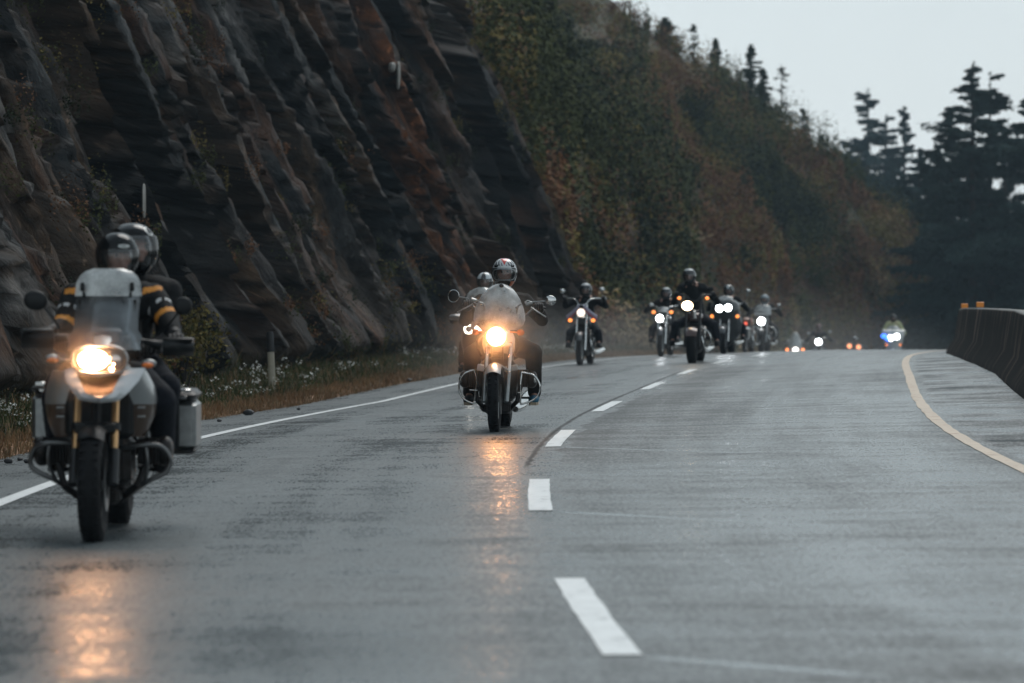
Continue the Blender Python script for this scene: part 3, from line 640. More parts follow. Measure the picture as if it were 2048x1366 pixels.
# verge grass
def blades(n, s0, s1, n0, n1, h0, h1, wdt, rng):
    s_ = rng.uniform(s0, s1, n); n_ = rng.uniform(n0, n1, n); q_ = -4.45 - n_
    x, y, z, *_ = terr_xyz(s_, q_); h = rng.uniform(h0, h1, n); a = rng.random(n) * math.pi; l = rng.normal(size=(n, 2)) * .35 * h[:, None]
    dx, dy = np.cos(a) * wdt, np.sin(a) * wdt
    b0 = np.stack([x - dx, y - dy, z - .02], 1); b1 = np.stack([x + dx, y + dy, z - .02], 1); t1 = np.stack([x + l[:, 0] + dx * .3, y + l[:, 1] + dy * .3, z + h], 1); t0 = np.stack([x + l[:, 0] - dx * .3, y + l[:, 1] - dy * .3, z + h], 1)
    return np.stack([b0, b1, t1, t0], 1).reshape(-1, 3), np.arange(4 * n).reshape(-1, 4), s_, n_
grass_mats = [leafmat('rust grass', (.25, .15, .08)), leafmat('green grass', (.06, .075, .028)), leafmat('straw grass', (.20, .15, .085))]
V1, F1, s_, n_ = blades(26000, 26, 104, -5.35, -4.58, .02, .10, .008, rng); m1 = np.where(rng.random(26000) < .75, 0, 2)
V2, F2, s_, n_ = blades(30000, 26, 104, -7.3, -5.1, .03, .17, .010, rng); m2 = rng.choice([1, 1, 1, 2, 0], 30000)
tag(np_mesh('grass', np.concatenate([V1, V2]), np.concatenate([F1, F2 + len(V1)]), grass_mats, mi=np.concatenate([m1, m2]), smooth=False), 'rust and green grass on the strip between road and rock', 'grass', kind='stuff')
VV = []; FF = []; MI = []; nv = 0; fl_mats = [mat('white petals', (.62, .60, .55), .7, var=.1), leaf_mats[1]]
ns = 330; ss = rng.uniform(36, 92, ns); n_ = rng.uniform(-6.5, -5.2, ns); keep = vn(ss * .5, n_ * .8, 0, 9) > .38
hx, hy, hz, *_ = terr_xyz(ss, -4.45 - n_)
for i in range(ns):
    if not keep[i]: continue
    h = rng.uniform(.08, .28); clump((hx[i], hy[i], hz[i] + h), .11, 12, .028, 0, .45, .9); clump((hx[i], hy[i], hz[i] + h * .5), .12, 22, .05, 1, 1.2, .4)
tag(np_mesh('wildflowers', np.concatenate(VV), np.concatenate(FF), fl_mats, mi=np.concatenate(MI), smooth=False), 'small white wildflowers along the verge under the rock', 'wildflowers', kind='stuff')

def bush(loc, r, hgt, seed, label, mis, size=.09, n=900, group=None, name='bush', cat='bush'):
    rg = np.random.default_rng(seed); e = empty(name, loc); tag(e, label, cat, group)
    st = MB(); P = []
    for k in range(11):
        a = rg.random() * 6.28; t = rg.uniform(.3, 1); tip = (r * t * math.cos(a) * .8, r * t * math.sin(a) * .8, hgt * rg.uniform(.6, 1)); mid = (tip[0] * .35, tip[1] * .35, tip[2] * .55)
        st.curve([(0, 0, -.2), mid, tip], [.02, .012, .004], 5, 4)
        for q_ in np.linspace(.25, 1, 7):
            b_ = np.array(mid) * (1 - q_) + np.array(tip) * q_; P.append(b_ + rg.normal(size=(n // 77 + 2, 3)) * r * .24 * (1.2 - .6 * q_))
    P = np.concatenate(P); P[:, 2] = np.abs(P[:, 2]); V, F = quads(P, size * rg.uniform(.6, 1.4, len(P)), .55, rg)
    st.build('stem', bark, e); np_mesh('foliage', V, F, [leaf_mats[i] for i in mis], mi=rg.integers(0, len(mis), len(P)), parent=e, smooth=False); return e
def verge_pt(s0, n0):
    x, y, z, *_ = terr_xyz(np.array([float(s0)]), np.array([-4.45 - n0])); return (float(x[0]), float(y[0]), float(z[0]))
yl = leafmat('yellowing leaves', (.13, .105, .03)); leaf_mats.append(yl)
bush(verge_pt(51.5, -6.5), .7, 1.15, 3, 'yellowing leafy bush on the verge between the near bike and the marker post', [2, 6, 1, 6, 2], .07, 1500)
bush(verge_pt(49.5, -6.6), .6, .8, 4, 'low green bush with brown tips at the rock foot beside the near bike', [1, 2, 3], .06, 1100)
for i, (px, py, r, hgt, lab, mis) in enumerate([
    (1390, 300, 1.7, 3.0, 'large dark green bush on the upper hillside below the skyline', [0, 0, 1]), (1100, 400, 1.3, 2.0, 'dark bush on the slope just behind the end of the rock cut', [0, 0, 1]),
    (1350, 410, 1.5, 2.2, 'round dark bush in the middle of the hillside', [0, 0, 1]), (1520, 390, 1.6, 2.6, 'dark green bush right of the middle of the hillside', [0, 1]),
    (1480, 560, 1.2, 1.8, 'dark bush low on the hillside above the riders', [0, 1]), (1150, 180, 1.5, 2.2, 'dark bush high on the hill near the top of the rock', [0, 0, 1]),
    (1250, 240, 1.6, 2.6, 'tall dark bush high on the hill under the tan patch', [0, 1]), (1620, 470, 1.4, 2.2, 'dark bush towards the far end of the hillside', [0, 1]),
    (1450, 300, 1.1, 1.6, 'rust coloured bush on the upper hillside', [3, 4]), (1290, 330, 1.0, 1.4, 'olive bush in the centre of the slope', [2, 2, 5]), (1700, 560, 1.3, 1.8, 'rust brown bush at the far low end of the hillside', [3, 4, 0])]):
    bush(slope_at(px, py), r, hgt, 30 + i, lab, mis, .2, 1100, 'bushes standing out on the hillside', 'hillside_bush')
for i, (px, py, r, gap, br, lab) in enumerate([
    (1340, 45, 1.6, .15, 0, 'broad dark conifer top at the upper end of the skyline'), (1443, 88, .8, .25, 0, 'short pointed young conifer on the skyline, left of the tallest one'),
    (1514, 100, 1.3, .2, 0, 'tallest young conifer standing on the skyline of the hill'), (1540, 146, .9, .25, 0, 'small young conifer just right of the tallest one on the skyline'),
    (1577, 140, 1.5, .55, 1, 'thin half-bare conifer leaning out from the skyline'), (1400, 60, .8, .6, 1, 'thin bare-branched sapling on the skyline'), (1618, 228, 1.0, .5, 1, 'sparse scraggy sapling low on the skyline'), (1655, 280, 1.0, .45, 1, 'lowest sparse sapling on the skyline, beside the far wood')]):
    x, y, z, py0 = ridge_at(px); zt = CAMH - (py - HOR) / FPX * y; h = max(1.2, zt - z + .6)
    conifer((x, y, z - .6), h + .3, r * 1.1, 60 + i, young, lab, 'young conifers on the skyline of the hill', base=.08, gap=gap + .12, leaf=.13, dens=2.2, name='young_conifer', pw=.8, bare=bool(br))
# pale rock faces that stand out in the dark wall
pale = mat('pale rock', (.26, .25, .23), .6, var=.25, bump=.6, bscale=20)
_sg2 = np.arange(46, 99, .25); _qg2 = np.arange(2.6, 13, .1); _S2, _Q2 = np.meshgrid(_sg2, _qg2, indexing='ij'); _x2, _y2, _z2, *_ = terr_xyz(_S2, _Q2)
_px2 = 1024 + FPX * _x2 / _y2; _py2 = HOR + FPX * (CAMH - _z2) / _y2
for i, (px, py, w, h, lab) in enumerate([(785, 136, .13, .2, 'white blocky stone lodged high in the rock face'), (797, 152, .07, .55, 'narrow pale sliver of rock right under the white blocky stone'), (290, 402, .028, .46, 'upright white sliver of rock above the near riders\' helmets')]):
    d = np.where(np.hypot(_px2 - px, _py2 - py) < 22, _y2, 9e9); k = np.unravel_index(np.argmin(d), d.shape); x, y, z = float(_x2[k]), float(_y2[k]) - .12, float(_z2[k]); x += (px - float(_px2[k])) / FPX * y; z -= (py - float(_py2[k])) / FPX * y
    m_ = MB(); m_.ell((0, 0, 0), (w * .6, .22, h * .55), 8, 7, p=.7); m_.v = [(a + .12 * w * math.sin(5 * c + i), b_, c) for a, b_, c in m_.v]
    o = m_.build('pale_stone', pale, smooth=False); o.location = (x, y, z); tag(o, lab, 'stone')
# ------------------------------------------------------------------ the air
hz_ = MB(); hz_.box((0, 250, 17.5), (130, 270, 33)); hm = bpy.data.materials.new('thin haze'); hm.use_nodes = True; N, L = nodes(hm); N.clear()
o_ = N.new('ShaderNodeOutputMaterial'); pv = N.new('ShaderNodeVolumePrincipled'); pv.inputs['Color'].default_value = (.62, .82, .98, 1); pv.inputs['Density'].default_value = .00030; pv.inputs['Anisotropy'].default_value = .2
L.new(pv.outputs[0], o_.inputs['Volume']); tag(hz_.build('haze', hm, smooth=False), kind='stuff')
# ------------------------------------------------------------------ motorcycle parts
M_ = {}
def mm(k, *a, **kw):
    if k not in M_: M_[k] = mat(k, *a, **kw)
    return M_[k]
tyre_m = mm('tyre rubber', (.008, .008, .009), .7, bump=.5, bscale=40, spec=.2)
black = mm('black plastic', (.009, .010, .011), .40, var=.2, bump=.15, bscale=25, spec=.25)
satin = mm('satin black metal', (.018, .018, .019), .35, .3, var=.2)
engine_m = mm('dark engine metal', (.022, .019, .018), .42, .6, var=.35, bump=.4, bscale=35)
chrome = mm('chrome', (.62, .62, .61), .16, 1.0, var=.12)
alu = mm('brushed aluminium', (.28, .29, .29), .36, .9, var=.2, vscale=20)
silver = mm('silver paint', (.36, .37, .37), .32, .65, var=.08, coat=.4)
gold = mm('gold fork tube', (.62, .36, .17), .28, .8, var=.1)
steel_g = mm('grey steel tube', (.14, .14, .14), .30, .8, var=.2)
leather = mm('black leather', (.010, .010, .011), .55, bump=.4, bscale=50, spec=.25)
orange_l = mm('amber lens', (.75, .18, .03), .2, var=0)
maroon = mm('dark maroon paint', (.050, .018, .012), .25, .2, coat=.6)
white_p = mm('white fairing', (.62, .63, .63), .3, coat=.4)
grey_p = mm('dark grey paint', (.06, .062, .065), .3, .2, coat=.5)
bronze = mm('bronze brown paint', (.085, .055, .040), .35, .3, coat=.4)
def lit(k, col, st): return mm(k, (.1, .1, .1), .3, var=0, emit=col, estr=st)
warm = lit('warm headlight', (1.0, .45, .17), 85); warm2 = lit('warm headlight near', (1.0, .50, .24), 150); cold = lit('white headlight', (.92, .97, 1.0), 22)
soft_w = lit('soft headlight', (1.0, .86, .74), 1.6); amber = lit('lit amber lamp', (1.0, .30, .06), 2.0); bluel = lit('blue flasher', (.10, .35, 1.0), 14)
redl = lit('red lamp', (1, .12, .06), 1.4)
screen_a = glassmat('smoked wet screen', (.80, .84, .87), .20, (.34, .37, .40), drops=.08); screen_b = glassmat('clear wet screen', (.92, .93, .93), .42, (.85, .86, .85), drops=.22)
visor_g = glassmat('visor', (.93, .94, .95), .07, (.3, .3, .3), .05, 0.0); visor_d = mm('dark visor', (.01, .01, .012), .08, var=0, coat=1)
lens_g = glassmat('lamp glass', (.8, .78, .75), .15, (.3, .28, .26), .05, 0.0)

class Fit:
    """the place of one machine: a root on the road and its heading"""
    def __init__(s, s0, n0, yaw=0.0, px=None):
        x, y, z, th = (float(v) for v in rd(s0, n0)); s.rz = -th + yaw; s.o = (x, y, z - .004)
        if px is not None: s.o = ((px - 1024) / FPX * y, y, z - .004)
    def L(s, px, py, yl):
        c, sn = math.cos(s.rz), math.sin(s.rz); k = (px - 1024) / FPX; X0, Y0, Z0 = s.o
        x = (k * (Y0 + yl * c) - X0 + yl * sn) / (c - k * sn); wy = Y0 + x * sn + yl * c
        return Vector((x, yl, CAMH - (py - HOR) / FPX * wy - Z0))
def wheel(root, y, Rr, hw, front=True, rim_m=alu, spokes=5, disc=True):
    t = MB(); pr = []
    for k in range(13):
        a = math.pi * (k / 12 - .5) * 1.15; pr.append((hw * math.sin(a), Rr - hw * .9 + hw * .9 * math.cos(a)))
    pr = [(-hw * .55, Rr - hw * 2.0)] + pr + [(hw * .55, Rr - hw * 2.0)]
    t.lathe(pr, (0, y, Rr), 'x', 48, close=True)
    for k in range(36):
        a = 2 * math.pi * k / 36; c_, s_ = math.cos(a), math.sin(a)
        for sg in (-1, 1): t.box((sg * hw * .5, y + (Rr - hw * .10) * c_, Rr + (Rr - hw * .10) * s_), (hw * .30, .008, .007), Matrix.Rotation(a + math.pi / 2, 3, 'X'))
    w = t.build('front_wheel' if front else 'rear_wheel', tyre_m, root)
    r = MB(); ri = Rr - hw * 1.85
    r.lathe([(-hw * .62, ri + .012), (-hw * .62, ri - .012), (-hw * .2, ri - .02), (hw * .2, ri - .02), (hw * .62, ri - .012), (hw * .62, ri + .012)], (0, y, Rr), 'x', 40, close=True)
    r.lathe([(-.05, .001), (-.05, .03), (.05, .03), (.05, .001)], (0, y, Rr), 'x', 16)
    for k in range(spokes):
        a = 2 * math.pi * k / spokes + .3; r.tube([(0, y + .02 * math.cos(a), Rr + .02 * math.sin(a)), (0, y + ri * math.cos(a), Rr + ri * math.sin(a))], [.02, .012] if spokes < 10 else .004, 6)
    r.build('rim', rim_m, w)
    if disc:
        d = MB()
        for sg in ((-1, 1) if front else (1,)): d.lathe([(sg * (hw + .004), .075), (sg * (hw + .008), .145), (sg * (hw + .012), .145), (sg * (hw + .012), .075)], (0, y, Rr), 'x', 32, close=True)
        d.build('brake_disc', steel_g, w)
    return w
def headlamp(root, c, r, m, depth=.14, housing=chrome, ry=None, sub='lens', ring=True):
    c = Vector(c); ry = ry or r; h = MB(); n = 28; rs = []
    for d, k in ((0, .93), (-.012, 1.0), (.012, 1.04), (.05, 1.0), (depth * .7, .78), (depth, .30)):
        rs.append([c + Vector((r * k * math.cos(a), d, ry * k * math.sin(a))) for a in [2 * math.pi * i / n for i in range(n)]])
    h.rings(rs); o = h.build('headlight', housing, root)
    l = MB(); rs = []
    for d, k in ((-.012, .92), (-.022, .80), (-.030, .55), (-.034, .25), (-.035, .02)): rs.append([c + Vector((r * k * math.cos(a), d, ry * k * math.sin(a))) for a in [2 * math.pi * i / n for i in range(n)]])
    l.rings(rs); l.build(sub, m, o); return o
def signal(root, base, tip, m=amber, r=.028, body=black):
    base, tip = Vector(base), Vector(tip); b = MB(); b.tube([base, base.lerp(tip, .8)], .008, 8)
    b.ell(tip + Vector((0, .015, 0)), (r * 1.05, r * .95, r * .9), 14, 8); o = b.build('turn_signal', body, root)
    MB().ell(tip, (r * .92, r * .8, r * .78), 16, 8).build('lens', m, o); return o
def mirror(root, base, mid, c, rx, rz_, m_stalk=black, m_body=black, tilt=0.0, chrome_rim=False):
    s = MB(); s.curve([base, mid, c], [.007, .006, .006], 8); o = s.build('mirror', m_stalk, root)
    b = MB(); rt = Matrix.Rotation(tilt, 3, 'Y'); b.ell(c, (rx, .022, rz_), 22, 12, rt, .9); b.build('mirror_housing', m_body, o)
    g = MB(); n = 24; rs = [[Vector(c) + rt @ Vector((rx * k * .9 * math.cos(a), .021 + d, rz_ * k * .9 * math.sin(a))) for a in [2 * math.pi * i / n for i in range(n)]] for k, d in ((1, 0), (.95, .003))]
    g.rings(rs); g.build('mirror_glass', chrome, o)
    if chrome_rim:
        q = MB(); q.tube([Vector(c) + rt @ Vector((rx * math.cos(a), -.004, rz_ * math.sin(a))) for a in [2 * math.pi * i / 28 for i in range(29)]], .006, 6, cap=False); q.build('mirror_rim', chrome, o)
    return o
def vtwin(root, y, z, m=engine_m, w=.17):
    e = MB(); e.box((0, y, z - .12), (w * .8, .22, .12), bev=.04); e.ell((0, y, z - .15), (w * .95, .2, .15), 18, 10)
    for dy, an in ((-.10, -.38), (.12, .38)):
        rt = Matrix.Rotation(-an, 3, 'X')
        for k in range(9): e.box(Vector((0, y + dy * .6, z - .03)) + rt @ Vector((0, 0, .03 * k)), (w * (.78 if k % 2 else .9), .075, .010), rt, .005)
        e.box(Vector((0, y + dy * .6, z - .03)) + rt @ Vector((0, 0, .29)), (w * .7, .08, .03), rt, .02)
    o = e.build('engine', m, root)
    a = MB(); a.lathe([(0, .001), (0, .08), (.05, .085), (.06, .06), (.065, .001)], (w * .8, y, z + .08), 'x', 24); a.build('air_cleaner', chrome, o); return o
def tank_shape(mb, y0, y1, z0, z1, w, seg=20, k=.62):
    rs = []; n = 12
    for i in range(n + 1):
        t = i / n; y = y0 + (y1 - y0) * t; f = max(.06, math.sin(math.pi * min(1, .08 + t * .92)) ** .5); zc = (z0 + z1) / 2 - .04 * t; h = (z1 - z0) / 2 * f; ww = w * f * (1 - .35 * t)
        rs.append([(ww * math.copysign(abs(math.cos(a)) ** k, math.cos(a)), y, zc + h * math.copysign(abs(math.sin(a)) ** .8, math.sin(a))) for a in [2 * math.pi * j / seg for j in range(seg)]])
    mb.rings(rs)
def fender(mb, y, Rr, rad, hw, a0, a1, th=.008, n=14):
    rows = []
    for i in range(n + 1):
        a = math.radians(a0 + (a1 - a0) * i / n); row = []
        for j in range(9):
            u = -1 + j / 4; r = rad - .035 * u * u; row.append((hw * u, y - r * math.cos(a), Rr + r * math.sin(a)))
        rows.append(row)
    mb.sheet(rows, th)

# ------------------------------------------------------------------ riders
skin_m = mm('skin', (.42, .22, .16), .5, var=.1); eye_m = mm('eye', (.04, .02, .015), .2, var=0)
cloth_k = mm('black textile', (.010, .0105, .0115), .75, var=.25, vscale=20, bump=.35, bscale=70, spec=.15)
jeans_m = mm('dark navy trousers', (.012, .014, .020), .8, var=.3, vscale=15, bump=.35, bscale=60, spec=.15)
orange_c = mm('orange fabric', (.62, .24, .03), .7, var=.12); patch_w = mm('white patch', (.55, .55, .55), .6, var=.1)
def hpt(az, el, k=1.0, r=(.125, .152, .137)):
    """surface of a helmet, front towards -y"""
    rx, ry, rz_ = r; low = max(0, -el) / 1.0
    x = rx * math.sin(az) * math.cos(el) ** .85 * (1 - .10 * low); y = -ry * math.cos(az) * math.cos(el) ** .8 * (1 + (.08 * low if math.cos(az) > 0 else -.12 * low))
    z = rz_ * math.sin(el) * (1.15 if el < 0 else 1.0); return Vector((x * k, y * k, z * k))
def helmet(par, c, yaw, pick, mats, port=(66, -27, 15), visor=visor_g, roll=0.0, trim=black, pitch=0.0, scale=1.0, extra=None, visor_k=1.035, chin=True, nseg=(80, 56)):
    A, e0, e1 = port; na, ne = nseg; m = MB(); bot = -62 if chin else -20
    P = [[hpt(2 * math.pi * i / na - math.pi, R(bot) + (R(89) - R(bot)) * j / ne) for i in range(na)] for j in range(ne + 1)]
    vs = [p for r_ in P for p in r_] + [p * .88 for r_ in P for p in r_]; o2 = na * (ne + 1); fs = []; mi = []
    for j in range(ne):
        el = bot + (89 - bot) * (j + .5) / ne
        for i in range(na):
            az = math.degrees(2 * math.pi * (i + .5) / na - math.pi)
            u, v = az / A, (el - (e0 + e1) / 2) / ((e1 - e0) / 2)
            if abs(u) ** 4 + abs(v) ** 3 < 1 or (not chin and abs(az) < 62 and el < e1): continue
            a_, b_ = j * na + i, j * na + (i + 1) % na; q_ = (a_, b_, b_ + na, a_ + na)
            fs.append(q_); mi.append(pick(az, el)); fs.append(tuple(k + o2 for k in q_[::-1])); mi.append(0)
    m.v = [tuple(v) for v in vs]; m.f = fs; m.m = mi
    o = m.build('helmet', mats, par, angle=60); o.location = c; o.rotation_euler = (pitch, roll, yaw); o.scale = (scale,) * 3
    t = MB(); pts = []
    for k in range(49):
        a = 2 * math.pi * k / 48; u = math.copysign(abs(math.cos(a)) ** .5, math.cos(a)); v = math.copysign(abs(math.sin(a)) ** .667, math.sin(a)); pts.append(hpt(R(A * u), R((e0 + e1) / 2 + (e1 - e0) / 2 * v), .985))
    t.tube(pts, .0075, 6, cap=False)
    t.tube([hpt(2 * math.pi * k / 40, R(bot), .96) for k in range(41)], .012, 6, cap=False); t.build('trim', trim, o)
    if visor:
        rows = [[hpt(R(-A - 10 + (2 * A + 20) * i / 24), R(e0 - 3 + (e1 - e0 + 7) * j / 8), visor_k) for i in range(25)] for j in range(9)]
        MB().sheet(rows, .002).build('visor', visor, o)
    if extra: extra(o)
    return o
def on_helmet(par, name, text, az0, el0, size, m, k=1.012):
    cu = bpy.data.curves.new('t', 'FONT'); cu.body = text; cu.size = size; cu.align_x = 'CENTER'; cu.align_y = 'CENTER'; to = bpy.data.objects.new('t', cu); COL.objects.link(to)
    dg = bpy.context.evaluated_depsgraph_get(); dg.update(); me = bpy.data.meshes.new_from_object(to.evaluated_get(dg)); bpy.data.objects.remove(to)
    for v in me.vertices: v.co = hpt(R(az0) + v.co.x / .13, R(el0) + v.co.y / .137, k)
    me.name = name; me.materials.clear(); me.materials.append(m); o = bpy.data.objects.new(name, me); link(o, par); return o
def glove(root, g, wrist, side, m=leather, name='glove', r=.030):
    """a hand closed round a grip at g (axis ~x); side = -1 left in the picture, +1 right"""
    g = Vector(g); h = MB(); wrist = Vector(wrist)
    for k, (dx, L_) in enumerate(((-.033, 200), (-.011, 212), (.011, 208), (.032, 190))):
        pts = []
        for a in np.linspace(62, L_, 7): pts.append(g + Vector((dx * 1.05, r * 1.15 * math.cos(R(a)), r * 1.15 * math.sin(R(a)))))
        h.curve(pts, [.0125, .0125, .012, .0118, .011, .0105, .009], 8, 2)
    h.cap(g + Vector((-.02, .020, .030)), g + Vector((.02, .020, .030)), .021, .021); h.cap(g + Vector((0, .045, .022)), wrist, .034, .030)
    th = [g + Vector((-side * .035, .04, .005)), g + Vector((-side * .048, .012, -.022)), g + Vector((-side * .040, -.018, -.032)), g + Vector((-side * .028, -.034, -.022))]
    h.curve(th, [.014, .013, .012, .010], 8, 3)
    d = (wrist - g).normalized(); h.tube([wrist - d * .035, wrist + d * .03], [.040, .043], 14)
    return h.build(name, m, root)
def rider(name_label, F, hip, chest, head, hands, elbows, knees, feet, helm, jacket=cloth_k, jmats=None, jpick=None, pants=jeans_m, boots=leather, shw=.205, vox=.012, gloves=leather, group=None, face_yaw=0.0, head_r=1.0, arm=.052, sole=None, bulk=1.0, mesh_lvl=1, wr=.010):
    hip, chest, head = Vector(hip), Vector(chest), Vector(head); base = Vector((hip.x, hip.y, 0))
    sh = [chest + Vector((sg * shw, 0, .02)) for sg in (-1, 1)]; hp = [hip + Vector((sg * .10, 0, 0)) for sg in (-1, 1)]
    hands = [Vector(h) for h in hands]; elbows = [Vector(e) for e in elbows]; knees = [Vector(k) for k in knees]; feet = [Vector(f) for f in feet]
    wr_ = [h + (e - h).normalized() * .085 + Vector((0, .02, .012)) for h, e in zip(hands, elbows)]
    b = MB(); Rz = Matrix.Rotation(face_yaw, 3, 'Z'); hc = head
    b.cap(hip, hip + (chest - hip) * .5, .14, .13); b.cap(hip + (chest - hip) * .5, chest, .13, .14); b.cap(chest + Vector((-.1, 0, .0)), chest + Vector((.1, 0, 0)), .11, .11)
    b.cap(chest, hc + Vector((0, .02, -.06)), .06, .052)
    b.ell(hc + Vector((0, .01, .01)), (.076, .094, .105)); b.ell(hc + Rz @ Vector((0, -.035, -.055)), (.052, .05, .055)); b.ell(hc + Rz @ Vector((0, -.088, -.018)), (.014, .020, .026), 10, 8); b.ell(hc + Rz @ Vector((0, -.078, .028)), (.05, .018, .012), 10, 8)
    for sg in (-1, 1): b.ell(hc + Rz @ Vector((sg * .045, -.06, -.025)), (.024, .02, .022), 10, 8)
    b.ell(hc + Rz @ Vector((0, -.078, -.058)), (.024, .012, .008), 10, 6)
    for i in (0, 1):
        b.cap(sh[i], elbows[i], .045, .038); b.cap(elbows[i], wr_[i], .038, .027); b.cap(wr_[i], hands[i] + Vector((0, .03, .02)), .026, .026)
        b.cap(hp[i], knees[i], .085, .055); an = feet[i] + Vector((0, .10, .11)); b.cap(knees[i], an, .055, .036); b.cap(an, feet[i] + Vector((0, -.02, .04)), .036, .034)
    ey = [hc + Rz @ Vector((sg * .031, -.086, .006)) for sg in (-1, 1)]
    body = b.remesh('person', [skin_m, eye_m], None, .011 if mesh_lvl else .02, 3, pick=lambda c: 1 if min((c - e).length for e in ey) < .013 else 0)
    sh0 = base
    body.location = F.o; body.rotation_euler = (0, 0, F.rz)
    tag(body, name_label, 'person', group)
    # jacket
    j = MB(); a = arm
    j.cap(hip + Vector((0, 0, .02)), hip + (chest - hip) * .55, .165 * bulk, .158 * bulk); j.cap(hip + (chest - hip) * .55, chest + Vector((0, 0, -.02)), .158 * bulk, .15 * bulk)
    j.cap(chest + Vector((-shw * .72, 0, .0)), chest + Vector((shw * .72, 0, .0)), .105 * bulk, .105 * bulk); j.cap(chest + Vector((0, 0, .02)), chest + (hc - chest) * .50, .085, .072)
    for i in (0, 1):
        j.cap(sh[i] + Vector((0, 0, -.005)), sh[i].lerp(elbows[i], .5), a * 1.42, a * 1.22); j.cap(sh[i].lerp(elbows[i], .5), elbows[i], a * 1.22, a * 1.12); j.cap(elbows[i], elbows[i].lerp(wr_[i], .85), a * 1.14, a * .80)
    seg = [(sh[i].copy(), elbows[i].copy(), wr_[i].copy()) for i in (0, 1)]
    pk = (lambda c: jpick(c, seg)) if jpick else None
    j.remesh('jacket', jmats or jacket, body, vox, 4, pick=pk, wrinkle=wr, wscale=8, seed=int(abs(hip.z) * 1000) % 97)
    t = MB(); t.cap(hip + Vector((-.07, .02, -.02)), hip + Vector((.07, .02, -.02)), .145 * bulk, .145 * bulk)
    for i in (0, 1):
        an = feet[i] + Vector((0, .10, .10)); t.cap(hp[i], knees[i], .112 * bulk, .084); t.cap(knees[i], an, .086, .066)
    t.remesh('trousers', pants, body, vox, 4, wrinkle=wr, wscale=7, seed=5)
    for i in (0, 1):
        glove(body, hands[i], wr_[i], -1 if i == 0 else 1, gloves)
        f = feet[i]; bt = MB(); bt.cap(f + Vector((0, .10, .22)), f + Vector((0, .10, .06)), .052, .050); bt.cap(f + Vector((0, .10, .045)), f + Vector((0, -.10, .032)), .050, .040)
        bt.cap(f + Vector((-.012, -.08, .03)), f + Vector((.012, -.08, .03)), .040, .040)
        sl = MB(); out = [(-.045, -.10), (-.03, -.145), (.03, -.145), (.045, -.10), (.038, .02), (.042, .12), (.02, .155), (-.02, .155), (-.042, .12), (-.038, .02)]
        bo = bt.remesh('boot', boots if not isinstance(boots, tuple) else boots[i], body, .009 if mesh_lvl else .016, 2)
        sl.rings([[f + Vector((x, y, z)) for x, y in out] for z in (-.018, .010)]); sl.build('sole', sole or tyre_m, bo)
    helm(body, hc)
    return body
# ------------------------------------------------------------------ the near bike: silver adventure tourer with two people
F1 = Fit(20.64, -2.5); L1 = F1.L
root = empty('adventure_motorcycle', F1.o, F1.rz)
tag(root, 'silver and black adventure motorcycle with gold forks and aluminium panniers, nearest at the left', 'motorcycle', 'motorcycles riding towards the camera')
wheel(root, 0, .312, .064, True, satin, 5); wheel(root, 1.52, .305, .078, False, satin, 5)
b = MB(); fender(b, 0, .312, .335, .075, 55, 150); b.build('front_mudguard', black, root)
b = MB(); fender(b, 1.52, .305, .36, .09, 50, 165); b.build('rear_mudguard', black, root)
rake = .44
for sg in (-1, 1):
    b = MB(); b.tube([(sg * .108, 0.0, .312), (sg * .108, .10, .50)], [.032, .030], 14); b.build('fork_leg', satin, root)
    b = MB(); b.tube([(sg * .106, .10, .50), (sg * .104, .27, .86)], .021, 14); b.mi = 1; b.tube([(sg * .106, .155, .60), (sg * .105, .175, .64)], .032, 14); b.build('fork_tube', [gold, black], root)
b = MB(); b.box((0, .14, .62), (.115, .035, .03), bev=.01); b.box((0, .27, .87), (.13, .05, .025), bev=.01); b.tube([(0, .14, .62), (0, .27, .87)], .03, 10); b.tube([(0, .14, .62), (0, .55, .55)], .03, 10); b.build('fork_bridge', black, root)
# beak: two silver arms meeting in a blunt lip, dark panel between
def lerp3(a, b, t): return Vector(a).lerp(Vector(b), t)
bk = MB(); oL = [L1(131, 742, .10), L1(133, 762, .04), L1(146, 782, -.02), L1(160, 797, -.06), L1(198, 802, -.10)]
iL = [L1(150, 738, .08), L1(158, 760, .02), L1(167, 779, -.05), L1(172, 788, -.09), L1(198, 793, -.14)]
oR = [L1(290, 738, .10), L1(276, 764, .04), L1(258, 782, -.02), L1(236, 799, -.06), L1(198, 802, -.10)]
iR = [L1(247, 740, .08), L1(240, 757, .02), L1(228, 777, -.05), L1(222, 788, -.09), L1(198, 793, -.14)]
def strip(mb, A, B, th=.012, n=4):
    def rs(P):
        out = []
        for i in range(len(P) - 1):
            for k in range(n): out.append(P[i].lerp(P[i + 1], k / n))
        return out + [P[-1]]
    a, b_ = rs(A), rs(B); mb.sheet([a, [p.lerp(q_, .5) + Vector((0, -.012, 0)) for p, q_ in zip(a, b_)], b_], th)
strip(bk, iL, oL); strip(bk, oR, iR); bk.build('beak', mm('bright silver paint', (.55, .56, .57), .3, .2, coat=.4), root)
b = MB(); b.sheet([[iL[i].lerp(iR[i], t) + Vector((0, .03 + .02 * math.sin(math.pi * t), -.006)) for t in np.linspace(0, 1, 7)] for i in range(5)][::-1], .012); b.build('beak_panel', bronze, root)
b = MB(); b.tube([L1(153, 744, .02), L1(200, 750, -.02), L1(246, 744, .02)], [.010, .014, .010], 8); b.build('beak_brace', alu, root)
